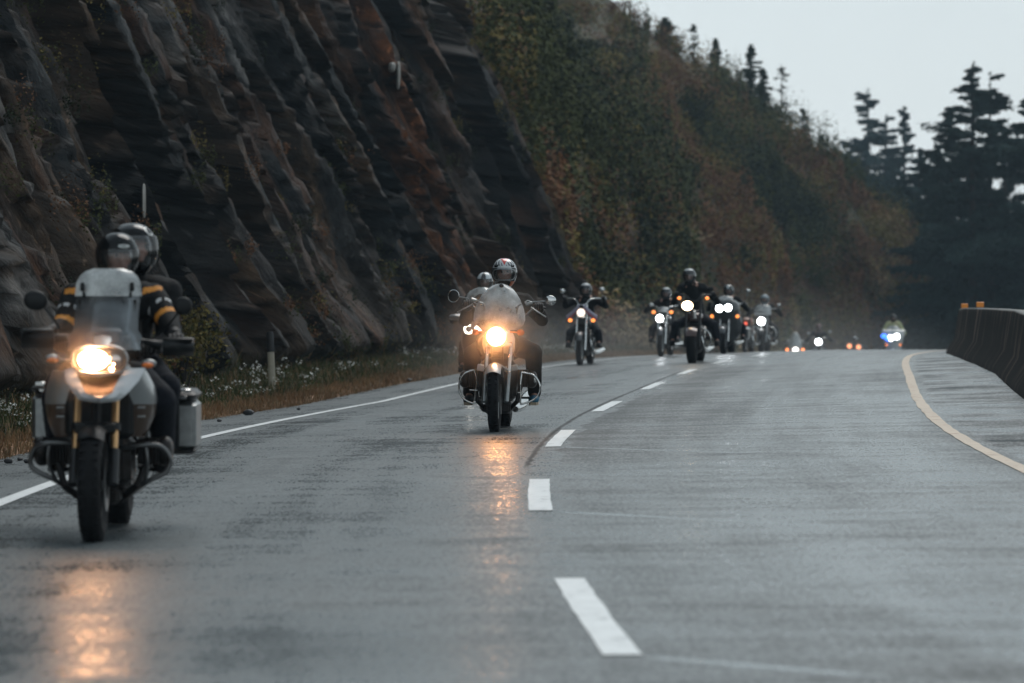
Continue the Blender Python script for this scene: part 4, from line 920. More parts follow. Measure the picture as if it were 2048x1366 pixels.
# headlight cluster
b = MB(); c0 = L1(199, 719, .06); rs = []
for d, k in ((-.03, .94), (-.045, 1.0), (-.02, 1.06), (.08, 1.02), (.2, .8)):
    rs.append([c0 + Vector((.147 * k * math.copysign(abs(math.cos(a)) ** .75, math.cos(a)) , d + .03 * abs(math.cos(a)), .074 * k * math.copysign(abs(math.sin(a)) ** .8, math.sin(a)) + .012 * math.cos(a) * 0)) for a in [2 * math.pi * i / 36 for i in range(36)]])
b.rings(rs); hl = b.build('headlight', black, root)
b = MB(); b.tube([c0 + Vector((.150 * math.copysign(abs(math.cos(a)) ** .75, math.cos(a)), -.035 + .03 * abs(math.cos(a)), .077 * math.copysign(abs(math.sin(a)) ** .8, math.sin(a)))) for a in [2 * math.pi * i / 40 for i in range(41)]], .009, 8, cap=False); b.build('headlight_rim', silver, hl)
def disc(mb, c, rx, rz_, dome=.015, n=28):
    mb.rings([[Vector(c) + Vector((rx * k * math.cos(a), -d, rz_ * k * math.sin(a))) for a in [2 * math.pi * i / n for i in range(n)]] for d, k in ((-.01, 1), (0, .98), (dome * .6, .7), (dome, .3), (dome * 1.05, .02))]); return mb
disc(MB(), L1(186, 720, .02), .082, .056).build('low_beam', warm2, hl)
disc(MB(), L1(229, 720, .03), .034, .036).build('high_beam_reflector', chrome, hl); disc(MB(), L1(223, 738, .012), .010, .008).build('position_lamp', warm2, hl)
b = MB(); b.sheet([[c0 + Vector((.14 * u, -.055 + .03 * abs(u), .068 * v * (1 - .25 * u * u))) for u in np.linspace(-1, 1, 13)] for v in np.linspace(-1, 1, 7)], .002); b.build('headlight_glass', lens_g, hl)
b = MB(); b.sheet([[L1(190, 676, .16), L1(205, 673, .15), L1(220, 676, .16)], [L1(188, 684, .11), L1(205, 683, .09), L1(222, 684, .11)], [L1(194, 692, .07), L1(205, 693, .05), L1(216, 692, .07)]], .01); b.build('nose_bridge', silver, root)
# screen
W = [(700, 130, 283, .16, .22), (690, 140, 280, .16, .22), (672, 133, 284, .18, .24), (660, 146, 276, .20, .25), (630, 150, 277, .24, .30), (600, 152, 280, .28, .34), (575, 160, 276, .31, .36)]
b = MB(); rows = []
for py, x0, x1, ya, yb in W:
    rows.append([L1(x0 + (x1 - x0) * t, py, ya + (yb - ya + .05) * abs(2 * t - 1) ** 2) for t in np.linspace(0, 1, 15)])
b.sheet(rows, .004); b.build('windscreen', screen_a, root)
b = MB(); rows = []
for py, x0, x1, ya in [(592, 150, 284, .27), (580, 151, 283, .275), (565, 153, 281, .28), (552, 160, 275, .29), (543, 170, 264, .30), (537, 188, 246, .31)]:
    rows.append([L1(x0 + (x1 - x0) * t, py, ya + .05 * abs(2 * t - 1) ** 2 - .02) for t in np.linspace(0, 1, 13)])
b.sheet(rows, .004); b.build('screen_deflector', screen_b, root)
for px in (165, 264):
    b = MB(); b.cap(L1(px, 568, .26), L1(px, 578, .26), .012, .014); b.cap(L1(px + (3 if px < 200 else -3), 586, .28), L1(px + (4 if px < 200 else -4), 592, .28), .009, .012); b.build('deflector_clamp', black, root)
b = MB(); b.tube([L1(165, 690, .30), L1(163, 640, .34), L1(160, 600, .36)], .010, 8); b.tube([L1(262, 690, .30), L1(268, 640, .34), L1(270, 600, .36)], .010, 8); b.box((0, .36, 1.12), (.13, .04, .05), bev=.02); b.build('instrument_bracket', black, root)
# handlebar, guards, mirrors
gl, gr = L1(100, 672, .60), L1(345, 684, .60)
b = MB(); b.curve([gl + Vector((-.05, .02, 0)), gl + Vector((.12, .0, 0)), (-.12, .52, 1.11), (0, .48, 1.08), (.12, .52, 1.11), gr + Vector((-.12, 0, 0)), gr + Vector((.05, .02, 0))], .013, 10); b.build('handlebar', satin, root)
for sg, xa, xb, ya, yb, xin, yin in ((-1, 42, 108, 658, 696, 146, 676), (1, 388, 325, 676, 712, 290, 684)):
    b = MB(); rows = []
    for t in np.linspace(0, 1, 7):
        row = []
        for v in np.linspace(0, 1, 6):
            px = xa + (xb - xa) * t; py = ya + (yb - ya) * v; bow = .06 * math.sin(math.pi * v) * (1 - .3 * t); row.append(L1(px, py, .52 - bow + .08 * (1 - t) ** 3))
        rows.append(row)
    if sg > 0: rows = rows[::-1]
    b.sheet(rows, .012); b.tube([L1(xb, (ya + yb) / 2, .50), L1(xin, yin, .52)], [.03, .018], 10); b.box(L1((xa + xb) / 2, ya + 3, .53), (.085, .03, .012), bev=.008); b.build('handguard', black, root)
mirror(root, L1(122, 660, .56), L1(98, 625, .50), L1(71, 601, .48), .066, .055, tilt=.1); mirror(root, L1(318, 668, .56), L1(345, 640, .50), L1(366, 612, .48), .052, .050)
for px, py, bx, by, sg in ((104, 719, 145, 722, -1), (297, 729, 262, 726, 1)):
    c = L1(px, py, .14); e_ = MB(); e_.tube([L1(bx, by, .20), c + Vector((-sg * .02, 0, 0))], .010, 8); e_.ell(c + Vector((0, .01, .006)), (.044, .03, .024), 16, 10); o = e_.build('turn_signal', alu, root); MB().ell(c + Vector((-sg * .004, -.018, -.004)), (.034, .018, .016), 16, 8).build('lens', orange_l, o)
# tank shrouds and tank
for sg, xi, xo in ((-1, 140, 96), (1, 258, 312)):
    b = MB(); rs = []
    for i in range(13):
        t = i / 12; py = 742 + (872 - 742) * t; wd = math.sin(math.pi * (.12 + .80 * t)) ** .7; b.mi = 0
        p_i = L1(xi, py, .32 + .10 * t); p_o = L1(xi + (xo - xi) * wd, py, .62 + .05 * t); row = []
        for v in np.linspace(0, 1, 9): row.append(p_i.lerp(p_o, v) + Vector((sg * .045 * math.sin(math.pi * v), -.07 * math.sin(math.pi * v), 0)))
        rs.append(row)
    top, lowr = rs[:7], rs[6:]
    if sg > 0: top = [r_[::-1] for r_ in top]; lowr = [r_[::-1] for r_ in lowr]
    b.sheet(top[::-1], .012); b.mi = 1; b.sheet(lowr[::-1], .010)
    b.mi = 2; c = L1(xi + (xo - xi) * .45, 815, .36); b.box(c, (.022, .012, .006), bev=.003); b.box(c + Vector((0, 0, -.05)), (.022, .012, .006), bev=.003); b.build('tank_shroud', [silver, bronze, alu], root)
b = MB(); tank_shape(b, .36, 1.0, .74, 1.02, .20); b.build('fuel_tank', silver, root)
b = MB(); b.box((0, .40, .70), (.19, .06, .15), bev=.03); b.box((0, .7, .62), (.13, .35, .16), bev=.05); b.build('frame', black, root)
b = MB(); tank_shape(b, .85, 1.75, .78, .92, .17); b.build('seat', leather, root)
# boxer engine
b = MB(); b.box((0, .62, .42), (.17, .20, .15), bev=.05); b.ell((0, .50, .45), (.15, .12, .16), 20, 12); b.box((0, .55, .235), (.12, .26, .05), bev=.03)
for sg in (-1, 1):
    for k in range(7): b.box((sg * (.20 + .018 * k), .62, .47), (.006, .085, .075), bev=.01)
    b.ell((sg * .345, .62, .47), (.05, .09, .085), 18, 10, p=.8); b.tube([(sg * .25, .56, .40), (sg * .2, .44, .28), (sg * .1, .5, .2)], .022, 10)
b.build('engine', engine_m, root)
for sg, P in ((-1, [(150, 888), (100, 886), (70, 896), (60, 925), (72, 942), (105, 958), (125, 970)]), (1, [(240, 898), (290, 890), (322, 894), (340, 920), (330, 945), (300, 960), (262, 985)])):
    b = MB(); b.curve([L1(px, py, yl) for (px, py), yl in zip(P, (.42, .40, .44, .46, .46, .46, .50))], .015, 10); b.curve([L1(P[1][0], P[1][1], .41), L1(P[1][0] + sg * 4, 925, .40), L1(P[5][0] - sg * 10, 965, .46)], .010, 8); b.build('crash_bar', steel_g, root)
b = MB(); b.sheet([[(x * (1 - .2 * k), .38 + .12 * k + .02 * abs(x) * 10, .17 + .10 * (1 - k)) for x in np.linspace(-.13, .13, 7)] for k in (1, .5, 0)], .008); b.build('skid_plate', engine_m, root)
b = MB(); b.curve([(.16, .6, .25), (.18, 1.1, .28), (.21, 1.5, .50), (.23, 1.75, .62)], [.03, .035, .055, .055], 14); b.build('exhaust', alu, root)
# panniers
for sg, x0, x1, y0, y1 in ((-1, 62, 92, 768, 890), (1, 366, 403, 782, 908)):
    yl = 1.28; a, c = L1(x0, y0, yl), L1(x1, y1, yl); cx, cz = (a.x + c.x) / 2 , (a.z + c.z) / 2; hx, hz_2 = abs(a.x - c.x) / 2, abs(a.z - c.z) / 2
    if sg < 0: cx += .05; hx += .05
    else: cx -= .085; hx += .05
    b = MB(); b.box((cx, yl + .26, cz - .02), (hx, .25, hz_2 * .80), bev=.03); p_ = b.build('pannier', alu, root)
    b = MB(); b.box((cx, yl + .26, cz + hz_2 * .85), (hx * 1.04, .26, hz_2 * .18), bev=.03); b.box((cx, yl + .26, cz - hz_2 * .90), (hx * .96, .24, hz_2 * .12), bev=.02); b.box((cx - sg * .035, yl + .03, cz - .02), (hx * .42, .035, hz_2 * .78), bev=.01); b.build('pannier_trim', black, p_)
    b = MB(); b.box((cx + sg * hx * .4, yl - .004, cz + hz_2 * 1.0), (hx * .35, .012, .012), bev=.004); b.box((cx, yl - .004, cz + hz_2 * .80), (hx * .5, .012, .010), bev=.004); b.build('latch', chrome, p_)
for sg in (-1, 1):
    b = MB(); b.tube([(sg * .16, 1.0, .36), (sg * .30, .98, .34)], .014, 8); b.build('footrest', satin, root)

# the rider and the passenger of the near bike
def j1pick(c, seg):
    for i in (0, 1):
        s_, e_, w_ = seg[i]; d = e_ - s_; t = (c - s_).dot(d) / d.length_squared; off = (c - s_ - d * t).length
        if -.1 < t < 1.2 and off < .12 and abs(c.x) > .17:
            if .00 < t < .17 and c.y < s_.y - .02 and abs(c.x - s_.x) < .055: return 1
            if .82 < t < 1.0: return 1
            if .46 < t < .56 and c.y < s_.y and (.25 + .03 > abs(c.x - s_.x) > .01) and c.z > e_.z and abs(math.sin(c.x * 60)) > .55: return 2
    return 0
hk = [mm('gloss black helmet', (.006, .007, .008), .12, coat=.06, var=0, spec=.25), mm('white helmet mark', (.6, .61, .6), .3, var=0), mm('dark grey helmet', (.03, .032, .035), .2, coat=.1, var=0)]
def badge(o):
    pts = []; b = MB(); rows = []
    for v in np.linspace(-1, 1, 9):
        rows.append([hpt(R(17 * u * math.sqrt(max(0.02, 1 - v * v * .98))), R(24 + 5.2 * v), 1.016) for u in np.linspace(-1, 1, 15)])
    b.sheet(rows, .002); q_ = b.build('oval_badge', hk[1], o); on_helmet(q_, 'lettering', 'HJC', 0, 24, .026, hk[0], 1.024)
def helm1(body, hc): helmet(body, hc, R(22), lambda az, el: 0, hk, port=(62, -42, 11), visor=visor_g, extra=badge, scale=.98, trim=hk[0])
rider('person in black helmet with white oval badge and orange-banded jacket, steering the near bike', F1,
      hip=(0, 1.12, .90), chest=L1(228, 600, 1.02), head=L1(234, 512, .93), hands=[gl + Vector((-.02, 0, 0)), gr + Vector((.02, 0, 0))], elbows=[L1(128, 655, .88), L1(336, 640, .88)],
      knees=[L1(112, 795, .66), L1(322, 800, .66)], feet=[(-.30, .98, .36), (.30, .98, .36)], helm=helm1, jmats=[cloth_k, orange_c, patch_w], jpick=j1pick, face_yaw=R(22), shw=.225, vox=.010, arm=.058, bulk=1.05)
def pas_pick(az, el):
    d = math.hypot((az - 22) / 16, (el - 44) / 13)
    return 1 if (.78 < d < 1.12 and not (az > 26 and el > 40)) else (2 if el > 52 and az < 10 else 0)
def helm_p(body, hc): helmet(body, hc, R(40), pas_pick, hk, port=(64, -30, 24), visor=visor_g, scale=1.08, trim=hk[0], nseg=(110, 76), visor_k=1.07)
def j2pick(c, seg): return 0
rider('passenger in a glossy black helmet with white swirl, head turned aside, behind the near rider', F1,
      hip=(0, 1.42, .98), chest=L1(262, 590, 1.40), head=L1(264, 497, 1.38), hands=[(-.20, 1.02, 1.02), (.20, 1.02, 1.02)], elbows=[(-.30, 1.28, 1.08), (.30, 1.28, 1.08)],
      knees=[(-.30, 1.05, .82), (.32, 1.05, .82)], feet=[(-.27, 1.28, .42), (.27, 1.28, .42)], helm=helm_p, face_yaw=R(40), shw=.22, vox=.012, arm=.058, bulk=1.1)

# ------------------------------------------------------------------ the second bike: classic boxer with a wet screen
F2 = Fit(35.8, -.7, px=989); L2 = F2.L
root = empty('classic_motorcycle', F2.o, F2.rz)
tag(root, 'classic boxer motorcycle with clear rounded screen and bright warm headlight, in mid road', 'motorcycle', 'motorcycles riding towards the camera')
wheel(root, 0, .315, .052, True, alu, 16); wheel(root, 1.48, .31, .066, False, alu, 16)
b = MB(); fender(b, 0, .315, .350, .072, 50, 140, .006); b.build('front_mudguard', silver, root)
b = MB(); fender(b, 1.48, .31, .36, .09, 40, 150); b.build('rear_mudguard', silver, root)
for sg, xb, xt in ((-1, 968, 975), (1, 1012.5, 1022)):
    p0, p1, p2 = L2(xb, 800, 0), L2((xb + xt) / 2, 745, .12), L2(xt, 686, .27)
    b = MB(); b.tube([p0 + Vector((0, 0, -.02)), p1], [.026, .024], 14); b.build('fork_slider', alu, root); b = MB(); b.tube([p1, p2], .019, 14); b.build('fork_tube', chrome, root)
b = MB(); b.box(L2(997, 690, .26), (.13, .03, .02), bev=.01); b.curve([L2(970, 738, .10), L2(990, 727, .04), L2(1016, 740, .10)], .012, 8); b.build('fork_brace', silver, root)
headlamp(root, L2(992.5, 673, .16), .096, warm, housing=chrome)
b = MB(); rows = []
for py, xa, xb2, yc in [(660, 962, 1036, .20), (650, 952, 1047, .19), (640, 947, 1050.5, .19), (628, 947.5, 1050, .20), (615, 951, 1047, .22), (600, 957, 1041, .25), (588, 965, 1034, .28), (578, 974, 1026, .31), (571, 985, 1016, .33), (567.5, 995, 1008, .34)]:
    rows.append([L2(xa + (xb2 - xa) * t, py, yc + .10 * abs(2 * t - 1) ** 2.2) for t in np.linspace(0, 1, 17)])
b.sheet(rows, .004); b.build('windscreen', screen_b, root)
b = MB(); b.ell(L2(1003, 571.5, .315), (.022, .008, .018), 16, 8); b.build('screen_badge', black, root)
for pts in ([(959, 605), (967, 608), (970, 622), (972, 646)], [(1043, 608), (1036, 613), (1033, 630), (1030, 650)]):
    b = MB(); b.curve([L2(px, py, .25) for px, py in pts], .009, 8); b.ell(L2(pts[1][0] - 3, pts[1][1] + 2, .2), (.012, .01, .012), 12, 8); b.ell(L2(pts[3][0], pts[3][1] - 4, .18), (.012, .01, .012), 12, 8); b.build('screen_bracket', alu, root)
g_l, g_r = L2(936, 610, .62), L2(1078, 616, .62)
b = MB(); b.curve([g_l + Vector((-.06, .04, 0)), g_l + Vector((.04, -.02, 0)), L2(965, 640, .42), L2(1003, 655, .36), L2(1040, 640, .42), g_r + Vector((-.04, -.02, 0)), g_r + Vector((.06, .04, 0))], .012, 10); b.build('handlebar', satin, root)
for p, q_ in ((L2(914, 625, .50), L2(946, 608, .52)), (L2(1092, 634, .50), L2(1062, 615, .52))):
    b = MB(); b.curve([q_, q_.lerp(p, .5) + Vector((0, -.02, 0)), p], [.009, .007, .008], 8); b.build('brake_lever' if p.x < 0 else 'clutch_lever', alu, root)
for c in (L2(948, 600, .50), L2(1058, 607, .50)): MB().box(c, (.035, .03, .018), Matrix.Rotation(.35 * (1 if c.x < 0 else -1), 3, 'Y'), .01).build('fluid_reservoir', alu, root)
mirror(root, L2(939, 600, .5), L2(932, 596, .48), L2(907, 592, .47), .052, .058, alu, black, .2, True); mirror(root, L2(1064, 604, .5), L2(1080, 603, .48), L2(1101, 601, .47), .054, .048, alu, chrome, .1)
signal(root, L2(1020, 664, .2), L2(1041, 665, .18), orange_l, .036, orange_l); signal(root, L2(965, 664, .2), L2(951, 664, .18), orange_l, .034, orange_l)
b = MB(); rs = []
tank_shape(b, .40, 1.0, .70, 1.0, .185, 24); o = b.build('fuel_tank', silver, root)
for sg in (-1, 1):
    b = MB(); b.curve([(sg * .16, .36, .96), (sg * .195, .42, .84), (sg * .16, .46, .72)], [.012, .016, .012], 8); b.build('tank_stripe', maroon, o)
b = MB(); tank_shape(b, .92, 1.75, .70, .84, .15); b.build('seat', leather, root)
b = MB(); b.box((0, .40, .74), (.06, .05, .14), bev=.02); b.box((0, .75, .62), (.12, .33, .13), bev=.04)
for k in range(6): b.tube([L2(986 + k * .2, 707 + 5 * k, .3), L2(996, 705 + 5 * k, .27), L2(1006 - k * .2, 707 + 5 * k, .3)], .006, 6)
b.build('frame', satin, root)
b = MB(); b.ell((0, .50, .52), (.20, .16, .20), 24, 14, p=.85); b.box((0, .62, .42), (.18, .20, .14), bev=.05); b.box((0, .58, .22), (.13, .24, .06), bev=.03)
for sg in (-1, 1):
    for k in range(6): b.box((sg * (.20 + .016 * k), .56, .50), (.005, .09, .085), bev=.012)
    b.ell((sg * .325, .56, .49), (.055, .09, .085), 20, 12, p=.85); b.tube([(sg * .22, .50, .42), (sg * .19, .40, .28), (sg * .10, .46, .19), (sg * .10, .7, .17)], .022, 10)
b.build('engine', engine_m, root)
b = MB(); b.box((-.125, .36, .60), (.07, .02, .035), Matrix.Rotation(.2, 3, 'Y'), .01); b.box((.135, .36, .60), (.07, .02, .03), Matrix.Rotation(-.2, 3, 'Y'), .01); b.build('front_cover', silver, root)
for sg, P in ((-1, [(947, 740), (928, 748), (919, 765), (919, 783), (927, 797), (944, 806), (957, 806)]), (1, [(1043, 745), (1066, 750), (1078, 766), (1079, 782), (1070, 797), (1052, 806), (1040, 808)])):
    b = MB(); b.curve([L2(px, py, .42) for px, py in P], .010, 10); b.curve([L2(P[0][0], P[0][1], .42), L2(P[0][0] - sg * 4 + 2, P[0][1] + 22, .38), L2(P[0][0] - sg * 2, P[0][1] + 62, .40)], .009, 8); b.tube([L2(P[0][0] - 8, P[0][1] + 40, .36), L2(P[0][0] + 8, P[0][1] + 41, .36)], .006, 6); b.build('crash_bar', chrome, root)
for sg in (-1, 1):
    c = (sg * .36, .47, .49); MB().ell(c, (.02, .012, .035), 14, 8).build('rocker_cover_trim', chrome, root)
b = MB(); b.curve([(.15, .8, .19), (.19, 1.1, .21), (.21, 1.5, .27), (.22, 1.9, .30)], [.03, .048, .055, .05], 14); b.build('exhaust', chrome, root)
b = MB(); b.curve([(-.15, .8, .19), (-.18, 1.1, .21), (-.20, 1.5, .27), (-.21, 1.9, .30)], [.03, .045, .05, .05], 14); b.build('exhaust', satin, root)
for sg in (-1, 1): MB().tube([(sg * .15, .92, .30), (sg * .32, .90, .30)], .012, 8).build('footrest', satin, root)
hw = [mm('white silver helmet', (.55, .56, .57), .22, coat=.8, var=.05), mm('red helmet stripe', (.62, .05, .035), .25, coat=.8, var=0), mm('grey helmet pattern', (.09, .09, .10), .25, coat=.8, var=.3), hk[0], mm('orange helmet side', (.45, .10, .03), .3, var=0)]
def p2(az, el):
    xx = abs(math.sin(R(az)) * math.cos(R(el))); w = (el - 30) / 60 * .42
    if el > 30 and xx < w and abs(az) < 90: return 1
    if el > 22 and xx < max(w, 0) + .13 and abs(az) < 90: return 0
    if 27 < el < 62 and abs(az) < 62 and math.sin(az * .35 + el * .16) > -.15: return 2
    if 20 < el < 34 and 32 < abs(az) < 58: return 3
    if el < -30 and az > 38: return 4
    if el < -22: return 3 if el < -34 or abs(az) < 30 else 0
    if abs(az) > 70: return 3
    return 0
def brand2(o): on_helmet(o, 'lettering', 'SHARK', 0, 21.5, .022, mm('pale lettering', (.75, .77, .75), .4, var=0), 1.05)
def helm2(body, hc): helmet(body, hc, R(4), p2, hw, port=(58, -28, 14), visor=visor_g, extra=brand2, scale=1.02, trim=hw[0], nseg=(120, 84))
def jp2(c, seg):
    for i in (0, 1):
        s_ = seg[i][0]; u = (c - s_)
        if abs(u.x * (1 if i else -1) - .035) < .030 and c.y < s_.y - .02 and abs(u.z + .01) < .020:
            e = math.hypot((u.x * (1 if i else -1) - .035) / .030, (u.z + .01) / .020)
            if .55 < e < 1: return 1
    return 0
teal_s = mm('blue shoe', (.02, .12, .20), .6); sole_m = mm('beige sole', (.45, .36, .26), .6)
rider('person in a white helmet with red V stripe and black jacket, riding the middle bike', F2,
      hip=(0, 1.10, .82), chest=L2(1006, 606, .98), head=L2(1008.5, 545, .90), hands=[g_l, g_r], elbows=[L2(930, 640, .88), L2(1084, 640, .88)],
      knees=[L2(945, 708, .62), L2(1067, 705, .62)], feet=[L2(938, 806, .88), L2(1068, 806, .88)], helm=helm2, jmats=[cloth_k, patch_w], jpick=jp2, pants=cloth_k, boots=(leather, teal_s), sole=sole_m, shw=.215, vox=.010, arm=.056, face_yaw=R(8))
# ------------------------------------------------------------------ the bikes behind
def far_bike(s0, n0, px, name, label, pname, R_=.32, tw=.055, fork_x=.10, fork_m=chrome, lamp=((0, .98),), lamp_r=.09, lamp_m=cold, lamp_ry=None, lamp_yl=.16, ind=None, ind_m=amber, bars=(1.12, .38, .42), mir=None, mir_m=chrome,
             tank=(.72, .98, .18), tank_m=maroon, eng='v', screen=None, screen_m=screen_b, fairing=None, guards=False, helm_mats=None, helm_pick=None, hz=1.50, hy=.80, jm=cloth_k, knee=.30, knee_z=.62, foot=(.30, .55, .30), yaw=0.0, extra=None, elb=None, head_x=0.0, face_yaw=0.0, pm=jeans_m, hscale=1.0, person=True, hip_z=.76, group='motorcycles riding towards the camera'):
    F = Fit(s0, n0, yaw, px=px); root = empty(name, F.o, F.rz); tag(root, label, 'motorcycle', group)
    wheel(root, 0, R_, tw, True, alu, 9, disc=False); wheel(root, 1.6, R_, tw * 1.15, False, alu, 9, disc=False)
    b = MB(); fender(b, 0, R_, R_ + .03, tw * 1.2, 30, 135); b.build('front_mudguard', tank_m, root); b = MB(); fender(b, 1.6, R_, R_ + .05, tw * 1.5, 30, 165); b.build('rear_mudguard', tank_m, root)
    ly = lamp_yl
    for sg in (-1, 1):
        b = MB(); b.tube([(sg * fork_x, 0, R_ - .03), (sg * fork_x, .13, R_ + .30)], [.028, .026], 12); b.build('fork_slider', fork_m, root); b = MB(); b.tube([(sg * fork_x, .13, R_ + .30), (sg * fork_x, .34, bars[0] - .12)], .021, 12); b.build('fork_tube', fork_m, root)
    lz = lamp[0][1]
    b = MB(); b.box((0, .30, lz - .10), (fork_x + .03, .04, .018), bev=.008); b.build('triple_clamp', fork_m, root)
    for lx, z_ in lamp: headlamp(root, (lx, ly, z_), lamp_r, lamp_m, ry=lamp_ry, housing=chrome if not fairing else black)
    if ind:
        for sg in (-1, 1): signal(root, (sg * (fork_x), .30, ind[1]), (sg * ind[0], .26, ind[1]), ind_m, ind[2] if len(ind) > 2 else .04)
    bz, bx, by = bars; hands = [Vector((sg * bx, by + .22, bz)) for sg in (-1, 1)]
    b = MB(); b.curve([hands[0] + Vector((-.06, .06, -.01)), hands[0], (-.16, .42, bz - .02), (-.06, .36, bz - .12), (.06, .36, bz - .12), (.16, .42, bz - .02), hands[1], hands[1] + Vector((.06, .06, -.01))], .013, 8); b.build('handlebar', fork_m, root)
    for i, mr_ in enumerate(mir or ()):
        if mr_ is None: continue
        x_, z_ = mr_; mirror(root, hands[i] + Vector((0, -.04, .02)), (hands[i] + Vector((x_, by + .1, z_))) / 2 + Vector((0, 0, -.01)), (x_, by + .12, z_), .06, .042, fork_m, mir_m)
    tz0, tz1, tw_ = tank; b = MB(); tank_shape(b, .42, .98, tz0, tz1, tw_); b.build('fuel_tank', tank_m, root)
    b = MB(); tank_shape(b, .9, 1.65, .60, .76, .16); b.build('seat', leather, root)
    b = MB(); b.box((0, .75, .52), (.10, .35, .13), bev=.04); b.build('frame', satin, root)
    vtwin(root, .66, .46)
    b = MB(); b.curve([(.12, .55, .55), (.18, .55, .30), (.20, 1.0, .24), (.22, 1.9, .27)], [.022, .03, .045, .045], 10); b.build('exhaust', chrome, root)
    for sg in (-1, 1): MB().tube([(sg * .14, foot[1] + .05, foot[2] - .02), (sg * (foot[0] + .06), foot[1] + .05, foot[2] - .02)], .014, 6).build('footrest', satin, root)
    if guards:
        b = MB()
        for sg in (-1, 1): b.curve([(sg * .10, .50, .72), (sg * .30, .48, .66), (sg * .36, .48, .48), (sg * .26, .48, .30), (sg * .10, .50, .26)], .016, 8)
        b.build('engine_guard', chrome, root)
    if screen:
        w0, w1, z0, z1, yy = screen; b = MB(); rows = []
        for t in np.linspace(0, 1, 9):
            w = (w0 + (w1 - w0) * t) * (1 if t < .7 else math.sqrt(max(.05, 1 - ((t - .7) / .31) ** 2)) * .999); rows.append([(w * u, yy + .10 * u * u + .12 * t, z0 + (z1 - z0) * t) for u in np.linspace(-1, 1, 11)])
        b.sheet(rows, .004); b.build('windscreen', screen_m, root)
    if fairing:
        P, fm = fairing; b = MB(); rs = []     # P: rows of (z, half width, y of the nose)
        for z_, w, y_ in P: rs.append([(w * math.copysign(abs(math.sin(a)) ** .8, math.sin(a)), y_ + .30 - .30 * math.copysign(abs(math.cos(a)) ** .7, math.cos(a)), z_) for a in np.linspace(-math.pi / 2, math.pi / 2, 15)])
        b.sheet(rs, .012); b.build('fairing', fm, root)
    if extra: extra(root, F)
    if person:
        hm_ = helm_mats or [mm('black far helmet', (.02, .021, .023), .25, coat=.5, var=0), mm('grey helmet top', (.38, .41, .43), .3, var=0)]
        def hl_(body, hc): helmet(body, hc, face_yaw, helm_pick or (lambda az, el: 1 if el > 48 else 0), hm_, port=(55, -28, 14), visor=visor_g, scale=hscale, nseg=(48, 32))
        eb = elb or (.46, .85, 1.02)
        rider(pname, F, hip=(0, 1.12, hip_z), chest=(head_x * .6, 1.0 - (.85 - hy) * .3, hz - .32), head=(head_x, hy + .08, hz - .10), hands=hands, elbows=[(-eb[0], eb[1], eb[2]), (eb[0], eb[1], eb[2])],
              knees=[(-knee, .62, knee_z), (knee, .62, knee_z)], feet=[(-foot[0], foot[1], foot[2]), (foot[0], foot[1], foot[2])], helm=hl_, jacket=jm, jmats=None, pants=pm, vox=.018, face_yaw=face_yaw, mesh_lvl=0, wr=.014)
    return root, F

# bike with the tall screen half hidden behind the middle bike
def ex_tour(root, F):
    b = MB(); pts = [(-.15 + .058 * math.cos(a), .07, .90 + .058 * math.sin(a)) for a in np.linspace(R(60), R(345), 18)]; b.tube(pts, .013, 8); b.build('ring_light', lit('ring light', (1, .95, .85), 4), root)
    MB().ell((-.16, .20, .26), (.045, .03, .05), 14, 8).build('fog_lamp', lit('fog lamp', (1, .95, .85), 8), root)
    for sg in (-1, 1):
        b = MB(); b.box((sg * .36, .32, 1.07), (.10, .05, .045), bev=.03); b.build('mirror_pod', grey_p, root)
stripe = [mm('black helmet gloss', (.015, .016, .018), .2, coat=.6, var=0), mm('white stripe', (.62, .66, .68), .25, coat=.5, var=0)]
far_bike(53.5, -2.8, 957, 'touring_motorcycle', 'brown touring motorcycle with ring light and tall screen, half hidden by the middle bike', 'person in black helmet with white stripes, behind the tall screen left of the middle rider',
         fairing=([(.34, .16, .26), (.50, .25, .16), (.70, .29, .10), (.86, .27, .06), (1.0, .25, .12), (1.12, .24, .22)], bronze), screen=(.25, .20, 1.08, 1.50, .24), screen_m=screen_b, lamp=((-.01, .90),), lamp_r=.055, lamp_m=lit('tour lamp', (1, .95, .86), 6), lamp_yl=.04,
         helm_mats=stripe, helm_pick=lambda az, el: 1 if (-60 < az < -22 or 12 < az < 62) and el > 8 else 0, hz=1.68, bars=(1.08, .34, .45), tank_m=bronze, extra=ex_tour, hip_z=.84, knee=.27, knee_z=.66)
def ex_flag(root, F):
    fl = [mm('pale cloth', (.42, .40, .50), .7), mm('pink cloth', (.40, .10, .13), .7)]
    b = MB()
    for sg in (-1, 1):
        rows = [[Vector((sg * (.04 + .26 * t), .22 + .08 * t, 1.19 - .22 * t - .02 * math.sin(3 * t) + dz)) + Vector((0, yy, 0)) for t in np.linspace(0, 1, 7)] for dz, yy in ((.0, 0), (-.035, -.02), (-.07, .0))]
        b.mi = 0; b.sheet(rows if sg > 0 else rows[::-1], .01); rows = [[p + Vector((0, .0, -.075)) for p in r] for r in rows[:2]]; b.mi = 1; b.sheet(rows if sg > 0 else rows[::-1], .01)
    b.build('bedroll', fl, root)
balac = [mm('black open helmet', (.02, .021, .023), .3, coat=.4, var=0), mm('pale helmet top', (.40, .42, .43), .3, var=0)]  # the pale grey crown is the helmet's own colour
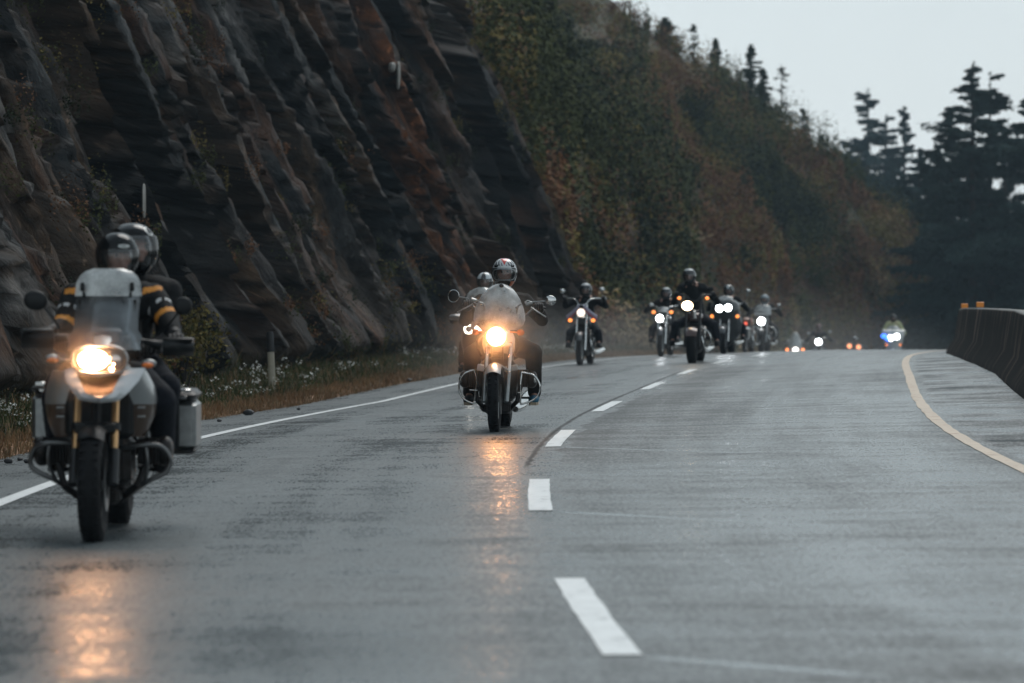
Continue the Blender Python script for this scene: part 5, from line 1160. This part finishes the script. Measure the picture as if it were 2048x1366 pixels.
far_bike(72.66, -2.99, 1160, 'cruiser_motorcycle', 'cruiser motorcycle with chrome forks, pale round lamp and a cloth roll over its bars', 'rider in black hood with grey-topped helmet on the cruiser with the cloth roll', lamp=((0, 1.02),), lamp_r=.085, lamp_m=soft_w, ind=(.225, .87, .048), bars=(1.30, .38, .40),
         mir=((-.42, 1.44), (.36, 1.47)), fork_x=.092, extra=ex_flag, hz=1.56, helm_mats=balac, helm_pick=lambda az, el: 1 if el > 42 else 0, elb=(.40, .86, 1.14), tank_m=grey_p, knee=.27, foot=(.30, .55, .36), jm=cloth_k)
def ex_dark(root, F):
    MB().box((.03, .20, .90), (.028, .02, .08), Matrix.Rotation(-.1, 3, 'Y'), .012).build('steering_stem', chrome, root)
    b = MB(); b.curve([(.10, .52, .68), (.26, .50, .58), (.31, .50, .42), (.24, .5, .28)], .017, 8); b.build('crash_bar', chrome, root)
far_bike(69.8, -.55, 1384, 'dark_motorcycle', 'dark motorcycle with fat front tyre and single warm headlight, in front of the far group', 'tall rider in dark helmet and brown-black jacket at the head of the far group', R_=.33, tw=.088, fork_m=satin, fork_x=.13, lamp=((-.10, 1.07),), lamp_r=.105, lamp_ry=.088,
         lamp_m=lit('warm far headlight', (1.0, .74, .46), 14), ind=(.26, 1.21, .04), bars=(1.28, .34, .40), mir=(None, (.30, 1.38)), mir_m=black, tank_m=maroon, hz=1.72, head_x=-.13, hip_z=.82, knee=.36, knee_z=.70, foot=(.42, .60, .34), extra=ex_dark, hscale=1.05, elb=(.42, .86, 1.12), eng='v')
far_bike(84.3, -2.8, 1322, 'cruiser_motorcycle', 'chrome-forked cruiser motorcycle with white lamp, leftmost of the far group', 'person in dark helmet with pale crown, leftmost rider of the far group', lamp=((-.05, .86),), lamp_r=.085, lamp_m=cold, ind=(.20, 1.00, .05), bars=(1.14, .34, .42), mir=((-.30, 1.16), None), fork_x=.09, hz=1.52,
         hscale=1.0, screen=(.14, .12, 1.0, 1.12, .22), tank_m=grey_p, knee=.28, foot=(.30, .55, .34))
def ex_bagger(root, F):
    for sg in (-1, 1): MB().box((sg * .34, 1.55, .46), (.09, .32, .15), bev=.05).build('saddlebag', grey_p, root)
    MB().lathe([(0, .001), (0, .05), (.03, .055), (.03, .001)], (0, .02, .66), 'y', 20).build('horn', chrome, root)
far_bike(86.6, -1.68, 1447, 'touring_motorcycle', 'wide grey touring motorcycle with twin white headlights, just right of the dark bike', 'person in grey-striped helmet riding the wide twin-lamp tourer', lamp=((-.10, 1.05), (.10, 1.07)), lamp_r=.085, lamp_yl=.06, lamp_m=cold, ind=(.29, .87, .055),
         fairing=([(.30, .22, .42), (.5, .36, .34), (.72, .38, .26), (.90, .33, .14), (1.02, .34, .10), (1.14, .33, .14), (1.24, .22, .22)], grey_p), screen=(.20, .14, 1.20, 1.34, .30), bars=(1.16, .40, .44), mir=(None, (.50, 1.46)), hz=1.56, hy=.95, tw=.07, tank_m=grey_p, extra=ex_bagger, helm_pick=lambda az, el: 1 if abs(az) < 16 and el > 10 else 0, knee=.38, foot=(.40, .5, .34))
def ex_band(root, F):
    b = MB(); b.sheet([[(x, .26 + .4 * x * x, z) for x in np.linspace(-.21, .21, 9)] for z in (1.02, 1.10)], .01); b.build('screen_band', white_p, root)
far_bike(102.8, -2.48, 1523, 'cruiser_motorcycle', 'cruiser motorcycle with a screen crossed by a pale band, rightmost of the far group', 'person in pale grey helmet, rightmost rider of the far group', lamp=((-.02, .86),), lamp_r=.11, lamp_m=cold, bars=(1.2, .40, .42), mir=(None, (.42, 1.30)), fork_x=.12, fork_m=alu, hz=1.56,
         screen=(.24, .20, 1.04, 1.32, .26), screen_m=screen_b, extra=ex_band, helm_mats=[mm('pale blue grey helmet', (.26, .31, .34), .35, var=0)] * 2, guards=True, tw=.075, knee=.34, tank_m=black)
far_bike(100.5, -3.3, 1490, 'dark_motorcycle', 'small dark motorcycle with a red lamp, glimpsed between the wide tourer and the banded-screen cruiser', 'x', lamp=((0, .80),), lamp_r=.05, lamp_m=redl, mir=(None, None), person=False, fork_m=satin, tank_m=mm('orange brown paint', (.30, .10, .05), .4))
# beyond the crest
far_bike(143, -3.7, 1590, 'scooter', 'pale scooter with low white lamp and two amber lights, half sunk behind the crest', 'person in a pale hooded coat on the scooter beyond the crest', lamp=((.02, .78),), lamp_r=.12, lamp_yl=.02, lamp_m=lit('scooter lamp', (1, .93, .85), 6), ind=(.30, .80, .08), ind_m=lit('amber far', (1, .28, .08), 3.5),
         screen=(.28, .14, .9, 1.42, .22), screen_m=screen_b, hz=1.42, jm=mm('pale coat', (.30, .29, .27), .8), helm_mats=[mm('cream helmet', (.40, .39, .36), .4, var=0)] * 2, tank_m=white_p, fairing=([(.35, .18, .2), (.6, .24, .1), (.9, .22, .12)], white_p))
far_bike(140, -2.9, 1637, 'dark_motorcycle', 'dark motorcycle with cold white lamp and two round mirrors, beyond the crest', 'person in a dark red helmet on the mirrored bike beyond the crest', lamp=((0, .98),), lamp_r=.12, lamp_m=cold, mir=((-.38, 1.30), (.42, 1.36)), mir_m=white_p, bars=(1.14, .34, .4), hz=1.60,
         helm_mats=[mm('dark red helmet', (.12, .03, .028), .4, var=0)] * 2, guards=True)
far_bike(150, -1.5, 1710, 'dark_motorcycle', 'motorcycle seen only as two warm orange lamps low behind the crest', 'hardly seen person hunched on the orange-lit bike beyond the crest', lamp=((-.22, 1.12), (.14, 1.08)), lamp_r=.10, lamp_m=lit('orange far lamp', (1, .36, .16), 2.2), bars=(1.12, .34, .4), hz=1.46, hy=.7,
         jm=mm('brown coat', (.05, .032, .026), .8), fairing=([(.5, .3, .2), (.9, .38, .1), (1.1, .3, .16)], mm('rust fairing', (.16, .06, .04), .5)))
def ex_police(root, F):
    MB().ell((-.36, .0, 1.12), (.10, .06, .08), 16, 10).build('blue_flasher', lit('blue flasher lamp', (.03, .16, 1.0), 4), root); MB().ell((-.22, .02, 1.02), (.08, .05, .07), 16, 10).build('blue_flasher', lit('blue flasher lamp', (.03, .16, 1.0), 4), root)
    b = MB(); b.box((0, .34, 1.29), (.44, .08, .06), bev=.05); b.build('mirror_bar', white_p, root)
far_bike(139.7, -.1, 1787, 'police_motorcycle', 'white-faired police motorcycle with blue and white lights, last and farthest right', 'police rider in yellow jacket and dark helmet on the last bike', lamp=((-.10, 1.05), (.12, 1.10)), lamp_yl=.03, lamp_r=.12, lamp_m=lit('police lamp', (.95, .97, 1.0), 9), ind=(.24, .80, .10), ind_m=lit('amber far', (1, .28, .08), 3.5),
         fairing=([(.4, .22, .25), (.7, .32, .15), (1.0, .36, .1), (1.2, .42, .14), (1.32, .34, .22)], white_p), screen=(.26, .18, 1.28, 1.5, .28), hz=1.88, jm=mm('yellow jacket', (.50, .52, .28), .7), helm_mats=[black, black], hip_z=.95, elb=(.42, .86, 1.2), bars=(1.2, .36, .42), tank_m=white_p, extra=ex_police)

# ------------------------------------------------------------------ spray thrown up from the wet road: hangs round the far wheels; mist added at two headlamps for glow
def spray(c, r, dens, colr=(.9, .9, .9), g=.55, rz=0.0):
    m = bpy.data.materials.new('spray'); m.use_nodes = True; N, L = nodes(m); N.clear(); o = N.new('ShaderNodeOutputMaterial'); v = N.new('ShaderNodeVolumePrincipled'); v.inputs['Color'].default_value = (*colr, 1); v.inputs['Anisotropy'].default_value = g
    tc = N.new('ShaderNodeTexCoord'); ln = N.new('ShaderNodeVectorMath'); ln.operation = 'LENGTH'; L.new(tc.outputs['Object'], ln.inputs[0])
    mr = N.new('ShaderNodeMapRange'); mr.interpolation_type = 'SMOOTHERSTEP'; mr.inputs['From Min'].default_value = 0; mr.inputs['From Max'].default_value = 1; mr.inputs['To Min'].default_value = dens; mr.inputs['To Max'].default_value = 0; L.new(ln.outputs['Value'], mr.inputs[0])
    L.new(mr.outputs[0], v.inputs['Density']); L.new(v.outputs[0], o.inputs['Volume']); m.cycles.volume_step_rate = 1.0
    b = MB(); b.ell((0, 0, 0), (1, 1, 1), 24, 12); s_ = b.build('spray', m); s_.location = c; s_.scale = r; s_.rotation_euler = (0, 0, rz); tag(s_, 'fine mist of water spray hanging over the wet road, and added glow mist at two headlamps', 'spray', kind='stuff'); return s_
def at(F, x, y, z):
    c, sn = math.cos(F.rz), math.sin(F.rz); return (F.o[0] + x * c - y * sn, F.o[1] + x * sn + y * c, F.o[2] + z)
spray(at(F2, .0, .05, .90), (.74, .5, .72), .65, (1, .88, .75), .6)  # warm-tinted mist added round the middle bike's headlamp to make its glow
spray(at(F1, -.05, .0, 1.0), (.42, .4, .4), .32, (1, .88, .75), .6)  # smaller added mist for the glow of the near bike's headlamp
for s0, n0, r, d in ((84, -4.2, (3.2, 9, 1.5), .024), (100, -2.5, (5.5, 14, 2.2), .007), (62, -3.2, (2.2, 7, 1.2), .018), (140, -1.5, (6, 14, 2.6), .010)):
    x, y, z, th = (float(v) for v in rd(s0, n0)); spray((x, y, z + .3), r, d, (.92, .92, .92), .2, -th)
